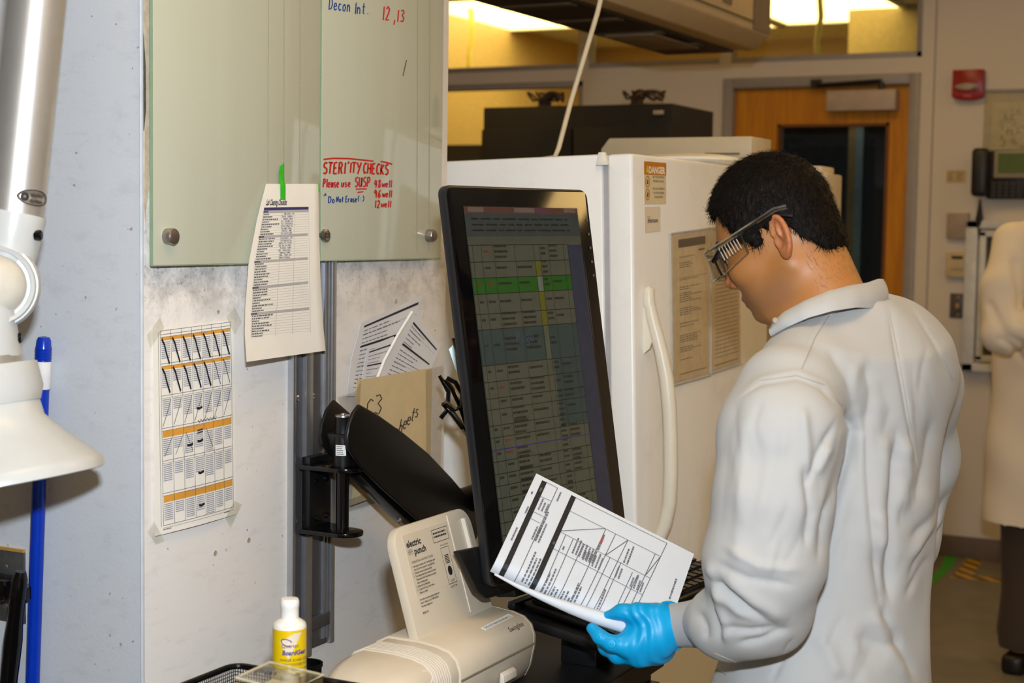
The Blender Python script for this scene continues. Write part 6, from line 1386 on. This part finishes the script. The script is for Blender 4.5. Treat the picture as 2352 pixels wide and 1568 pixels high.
def hit(px, py):
    r = BV.ray_cast(CAM, ray(px, py).normalized()); return r[0], r[1]
THR = cloth_mat('seam_thread', lin(164, 158, 146))
def seam(P_, r=.0009, name='seam'):
    pts = []
    for i in range(len(P_)-1):
        for k in range(10):
            t = k/10; h, n_ = hit(lerp(P_[i][0], P_[i+1][0], t), lerp(P_[i][1], P_[i+1][1], t))
            if h is not None and (not pts or (h-pts[-1]).length < .03): pts.append(h+(CAM-h).normalized()*r*.15)
    if len(pts) > 3: mk(name, MB().tube(pts, r, 6), THR, coat)
seam([(1698, 910), (1745, 874), (1830, 862), (1895, 884), (1938, 938)]); seam([(2042, 712), (2064, 820), (2088, 960), (2112, 1090)]); seam([(2098, 705), (2152, 790), (2192, 880)])
seam([(1912, 712), (1872, 775), (1838, 855)]); seam([(1642, 1500), (1690, 1520), (1678, 1566)]); seam([(1632, 1530), (1676, 1552)]); seam([(1822, 1470), (1790, 1520), (1765, 1566)])
def strip_mesh(name, top, bot, th, mat, par, nv=4, bulge=0.0):
    """cloth band between two 3-D curves"""
    n = len(top); c = sum((A3(p) for p in top+bot), A3((0, 0, 0)))/(2*n)
    def fn(u, w, off=0):
        x = u*(n-1); i = min(int(x), n-2); f = x-i; a = A3(top[i])*(1-f)+A3(top[i+1])*f; b = A3(bot[i])*(1-f)+A3(bot[i+1])*f; p = a*(1-w)+b*w
        o = p-c; o[2] *= .3; o /= np.linalg.norm(o); return Vector(p+o*(off+bulge*math.sin(math.pi*w)))
    return mk(name, MB().sheet(fn, (n-1)*3, nv, th), mat, par, angle=80)
Z0 = 2.10
top = [D3(1776, 738, 2.115), D3(1800, 716, 2.095), D3(1850, 689, 2.080), D3(1905, 667, 2.085), D3(1955, 655, 2.105), D3(1995, 649, 2.14), D3(2022, 640, 2.19), D3(2030, 641, 2.25), D3(2005, 652, 2.30), D3(1950, 668, 2.325), D3(1880, 690, 2.32), D3(1815, 722, 2.26)]
bot = [D3(1770, 772, 2.105), D3(1806, 752, 2.080), D3(1858, 729, 2.058), D3(1912, 714, 2.058), D3(1965, 706, 2.078), D3(2005, 707, 2.115), D3(2037, 700, 2.175), D3(2040, 694, 2.26), D3(2014, 700, 2.32), D3(1950, 715, 2.345), D3(1876, 735, 2.34), D3(1805, 765, 2.27)]
strip_mesh('collar', top, bot, .0035, COAT, coat, 5, .006)
inn = [A3(p)+A3((0, 0, -.045))+(A3(NB)-A3(p))*A3((.06, .06, 0)) for p in top]
strip_mesh('collar_stand', [A3(p)+(A3(NB)-A3(p))*A3((.05, .05, 0)) for p in top], inn, .002, COAT, coat, 3)
p = Vector(D3(1781, 735, 2.098)); mk('snap_button', MB().lathe([(.0042, -.001), (.0042, .0006), (.0034, .001), (.0030, .0004)], 16, axis(p, p+(CAM-p)*.5+Vector((0, 0, .6)))), pm('snap_grey', lin(150, 146, 140), .5, .3), coat)
# knit cuff
c0, c1 = ARM[-1][0], WR; dcf = (c1-c0); ln = np.linalg.norm(dcf); dcf /= ln
m = MB(); n = 72; M_ = axis(c0-dcf*.012, c1); pr = []
vs = []; fs = []; R_ = [.0345, .034, .0315, .029, .0275, .0270, .0262]; zz = [0, .008, .02, .032, .045, .055, ln+.012]
for j, (r, z) in enumerate(zip(R_, zz)):
    for i in range(n): t = 2*math.pi*i/n; rr = r+.0006*(i % 2); vs.append((rr*math.cos(t)*.88, rr*math.sin(t)*1.08, z))
for j in range(len(R_)-1):
    for i in range(n): fs.append((j*n+i, j*n+(i+1) % n, (j+1)*n+(i+1) % n, (j+1)*n+i))
fs += [tuple(range(n-1, -1, -1)), tuple(range((len(R_)-1)*n, len(R_)*n))]
mk('knit_cuff', m.add(vs, fs, M_), cloth_mat('knit_cotton', lin(168, 167, 167), 1400), coat, angle=70)
# patch pocket
def pk(u, w, off=0):
    x = lerp(lerp(1640, 1690, u), lerp(1618, 1668, u), w); y = lerp(lerp(1492, 1515, u), lerp(1568, 1600, u), w); return None
# ---- gloved left hand
g = .0017; hc = D3(1455, 1455, 2.10); F = Field(np.arange(hc[0]-.12, hc[0]+.12, g), np.arange(hc[1]-.12, hc[1]+.12, g), np.arange(hc[2]-.10, hc[2]+.10, g))
G = lambda px, py, d: D3(px, py, d)
W0 = G(1534, 1438, 2.092); K = .014
F.cap(W0, G(1505, 1448, 2.090), .0275, .0270, .01)
F.cap(G(1510, 1432, 2.088), G(1462, 1432, 2.098), .022, .018, .012); F.cap(G(1505, 1468, 2.088), G(1440, 1480, 2.080), .027, .0175, .014); F.cap(G(1500, 1490, 2.095), G(1470, 1505, 2.088), .020, .0165, .014); F.cap(G(1512, 1485, 2.11), G(1475, 1495, 2.12), .022, .017, .014)
# thumb along the top of the page roll
F.chain([G(1505, 1415, 2.085), G(1468, 1408, 2.082), G(1428, 1406, 2.088), G(1385, 1421, 2.10)], [.0165, .0125, .0098, .0080], .010)
# fingers curl underneath: index nearest the viewer
for (a, b, c, d, r) in (((1440, 1482, 2.078), (1405, 1478, 2.074), (1378, 1462, 2.080), (1360, 1443, 2.088), .0098), ((1462, 1505, 2.088), (1418, 1505, 2.100), (1392, 1488, 2.118), (1378, 1466, 2.128), .0100), ((1474, 1508, 2.104), (1430, 1508, 2.125), (1402, 1492, 2.145), (1390, 1470, 2.155), .0096), ((1484, 1504, 2.122), (1448, 1504, 2.145), (1424, 1490, 2.163), (1412, 1472, 2.170), .0086)):
    F.chain([G(*a), G(*b), G(*c), G(*d)], [r*1.25, r*1.06, r*.96, r*.80], .006)
v, q = F.mesh(); v = relax(v, q, 3, .5); N = normals(v, q); X, Y = pxy(v)
# wrinkles of the nitrile near the wrist and in the thumb crotch
wr = np.zeros(len(v)); axd = (v-W0)@dcf
wr += .0009*np.sin(axd*520+4*np.sin(v[:, 2]*60))*np.exp(-((axd-.004)/.02)**2)
d_, t_ = seg_dist(X, Y, [(1432, 1432), (1400, 1425)]); wr += -.002*np.exp(-(d_/7)**2)
for cx_, cy_ in ((1378, 1462), (1405, 1478)): d_ = np.hypot(X-cx_, Y-cy_); wr += .0006*np.sin(d_*.9)*np.exp(-(d_/16)**2)
v = relax(v+N*wr[:, None], q, 1, .3)
glv = npmesh('glove', v, q, pm('blue_nitrile', lin(0, 150, 205), .42, var=.05, vs=30, bump=.06, bs=500, spec=.4), man)
m = MB(); rim = []
Mr = axis(W0-dcf*.004, W0+dcf)
for i in range(33): t = 2*math.pi*i/32; rim.append(Mr @ Vector((.0305*math.cos(t), .0315*math.sin(t), .002*math.sin(3*t))))
mk('rolled_rim', m.tube(rim, .0024, 8, False), MATS['blue_nitrile'], glv)
# trousers and shoes, below the coat
TR_ = cloth_mat('dark_trousers', lin(58, 54, 50))
for hip, kn, an in FOOT:
    mk('trouser_leg', MB().tube([Vector(hip), Vector(hip*.5+kn*.5), Vector(kn), Vector(kn*.5+an*.5), Vector(an)], [.088, .078, .068, .06, .055], 20), TR_, man)
    o = Vector(an); mk('shoe', MB().prism([(-.09, -.04), (-.10, 0), (-.09, .04), (.05, .045), (.13, .04), (.16, .01), (.15, -.025), (.10, -.042), (.03, -.040)], .0, .062, frame((o.x, o.y, 0), Vector(TF), Vector(TLf))), pm('black_leather', lin(24, 23, 23), .4), man, bevel=.018, seg=3)
# ---------------------------------------------------------------- glasses
def HP(x, y, z): return Vector(H1.P(x, y, z))
e = thing('safety_glasses', HP(.11, 0, -.05), 'clear plastic safety glasses with vented side shields on the face', 'safety glasses')
PC = clear('polycarbonate', (.99, .99, .98), .07, .03); PE = clear('clear_plastic_edge', (.97, .96, .94), .30, .10)
def lens(u, w, off=0):
    t = (u-.5)*2; y = .075*t; x = .124-.030*t*t*t*t-.012*t*t; z = -.004-.048*w+(.008*(1-abs(t)) if w > .5 else 0)
    return HP(x+off+.010*(1-w)*-.3, y, z)
mk('lens', MB().sheet(lens, 20, 6, .0015), PC, e)
mk('lens_rim', MB().tube([lens(i/20, 0) for i in range(21)], .0017, 6).tube([lens(i/20, 1) for i in range(21)], .0017, 6).tube([lens(0, 0), lens(0, 1)], .0017, 6).tube([lens(1, 0), lens(1, 1)], .0017, 6), PE, e)
for y in (1, -1):
    def shield(u, w, off=0): return HP(.084-.050*u, y*(.0755+.008*u+off), -.004-.046*w*(1-.35*u)-.003*u)
    sh = mk('side_shield', MB().sheet(shield, 6, 4, .0012), PC, e)
    mk('shield_edge', MB().tube([shield(1, 0), shield(1, .5), shield(1, 1)], .0016, 6).tube([shield(0, 1), shield(.5, 1), shield(1, 1)], .0014, 6), PE, sh)
    for k in range(7): u = .16+k*.11; mk('vent_slot', MB().tube([shield(u, .12, .001), shield(u+.03, .62, .001)], .0011, 5), pm('vent_shadow', lin(168, 150, 132), .3), sh)
    mk('temple_arm', MB().tube([HP(.090, .078*y, -.008), HP(.04, .084*y, -.004), HP(.0, .0875*y, .000), HP(-.030, .086*y, .004), HP(-.048, .083*y, .000)], [.0042, .0042, .0040, .0042, .0042], 8), PE, e)
e = thing('eyeglasses', HP(.10, 0, -.045), 'black-framed eyeglasses worn under the safety glasses', 'glasses')
BF = pm('black_acetate', lin(14, 13, 13), .25)
for y in (1, -1):
    R_ = [HP(.103-.006*abs(math.cos(t)), y*(.033+.024*math.cos(t)), -.030+.016*math.sin(t)) for t in [2*math.pi*i/24 for i in range(25)]]
    mk('rim', MB().tube(R_, .0017, 6, False), BF, e)
    mk('temple', MB().tube([HP(.099, .058*y, -.022), HP(.080, .0735*y, -.016), HP(.04, .0795*y, -.010), HP(.0, .0835*y, -.006), HP(-.030, .0825*y, -.004), HP(-.050, .079*y, -.016)], [.0036, .0046, .0042, .0036, .003, .003], 8), BF, e)
mk('bridge', MB().tube([HP(.099, .010, -.024), HP(.107, 0, -.021), HP(.099, -.010, -.024)], .0015, 6), BF, e)
# ---------------------------------------------------------------- second coat wearer at the picture's edge
Zp = 5.25
tf2 = A3(RGT); tf2[2] = 0; tf2 = tf2*.55+A3((FWD.x, FWD.y, 0))*.83; tf2 /= np.linalg.norm(tf2); tl2 = np.cross(A3((0, 0, 1)), tf2); TB2 = np.array([tf2, tl2, A3((0, 0, 1))])
Q = lambda px, py, d=Zp: D3(px, py, d)
shL, shR = Q(2332, 560, Zp-.05), Q(2520, 560, Zp+.2); nb2 = Q(2425, 495, Zp+.08); c1_ = Q(2405, 640, Zp+.05); c2_ = Q(2395, 860, Zp+.05); c3_ = Q(2385, 1205, Zp+.05)
H2 = Head(Q(2440, 390, Zp+.08), tf2, .25)
F = Field(np.arange(c1_[0]-.42, c1_[0]+.45, .010), np.arange(c1_[1]-.40, c1_[1]+.42, .010), np.arange(-.02, H2.c[2]+.14, .010))
H2.build(F); H2.ears(F); F.cap(H2.P(-.03, 0, -.07), nb2, .05, .058, .03); F.cap(nb2, c1_, .06, .09, .04); F.ecyl(c1_, c2_, (.15, .09), (.13, .09), tf2, tl2, .03)
ft2 = []
for sg in (1, -1):
    hip = c2_+tl2*.075*sg+A3(RGT)*.035; hip[2] = .82; kn = hip.copy(); kn[2] = .46; an = kn.copy(); an[2] = .08; F.chain([hip, kn, an], [.075, .05, .036], .03); ft2.append((hip, kn, an))
el2 = Q(2300, 770, Zp-.16); wr2 = Q(2390, 740, Zp-.22)
F.chain([shL, el2, wr2], [.045, .036, .026], .02); F.ell(wr2+(wr2-el2)*.25, (.04, .035, .025), TB2, .02)
v, q = F.mesh(); v = relax(v, q, 1, .3)
p2 = npmesh('person', v, q, MATS.get('fair_skin') or bpy.data.materials['fair_skin'], label='person in a cream lab coat and dark trousers by the wall phone', cat='person', tint=tint_skin(H2, v), org=(c2_[0], c2_[1], 0))
F = Field(np.arange(c1_[0]-.42, c1_[0]+.45, .009), np.arange(c1_[1]-.40, c1_[1]+.42, .009), np.arange(c3_[2]+.002, nb2[2]+.05, .009))
c3b = c3_.copy(); c3b[2] -= .05
F.loft([c1_+A3((0, 0, .06)), c1_, c2_, c3b], [(.16, .10), (.185, .125), (.17, .125), (.185, .15)], tf2, tl2, .03)
F.ell(c1_+A3((0, 0, .02)), (.12, .18, .13), TB2, .05); F.cap(nb2+A3((0, 0, -.04)), shL, .06, .066, .05); F.cap(nb2+A3((0, 0, -.04)), shR, .06, .066, .05)
F.chain([shL, Q(2305, 660, Zp-.12), el2, wr2], [.072, .072, .066, .05], .02); F.chain([shR, shR+A3((0, 0, -.28)), shR+A3((0, 0, -.5))+tf2*.1], [.07, .062, .045], .02)
v, q = F.mesh(); v = relax(v, q, 2, .5); N = normals(v, q); X, Y = pxy(v)
d2 = .006*np.sin(v[:, 0]*40+v[:, 1]*33+1.5*np.sin(v[:, 2]*6))*np.clip((c1_[2]-v[:, 2])/.2, 0, 1)+.003*np.sin(v[:, 2]*26+v[:, 0]*20)
for P_, w, a in (([(2300, 780), (2330, 800), (2352, 830)], 8, -.012), ([(2275, 700), (2310, 770), (2352, 790)], 9, -.010), ([(2330, 600), (2345, 680), (2340, 740)], 8, -.010)):
    d_, t_ = seg_dist(X, Y, P_); d2 += a*np.exp(-(d_/w)**2)
ct2 = npmesh('lab_coat', relax(v+N*d2[:, None], q, 1, .3), q, COAT2, p2)
TR2 = cloth_mat('brown_trousers', lin(66, 52, 40))
for hip, kn, an in ft2:
    P_ = [Vector(hip), Vector(hip*.5+kn*.5), Vector(kn), Vector(kn*.5+an*.5)+Vector((.006, .004, 0)), Vector(an*.85+kn*.15), Vector(an)]
    mk('trouser_leg', MB().tube(P_, [.098, .086, .078, .076, .080, .070], 20), TR2, p2)
    o = Vector(an); mk('shoe', MB().prism([(-.09, -.04), (-.10, 0), (-.09, .04), (.05, .045), (.13, .04), (.16, .01), (.15, -.025), (.10, -.042), (.03, -.040)], .0, .065, frame((o.x, o.y, 0), Vector(tf2), Vector(tl2))), MATS['black_leather'], p2, bevel=.018, seg=3)
g = .008; F = Field(np.arange(H2.c[0]-.15, H2.c[0]+.15, g), np.arange(H2.c[1]-.15, H2.c[1]+.15, g), np.arange(H2.c[2]-.16, H2.c[2]+.14, g)); H2.hair_field(F); v, q = F.mesh(); npmesh('hair', v, q, HAIR, p2)
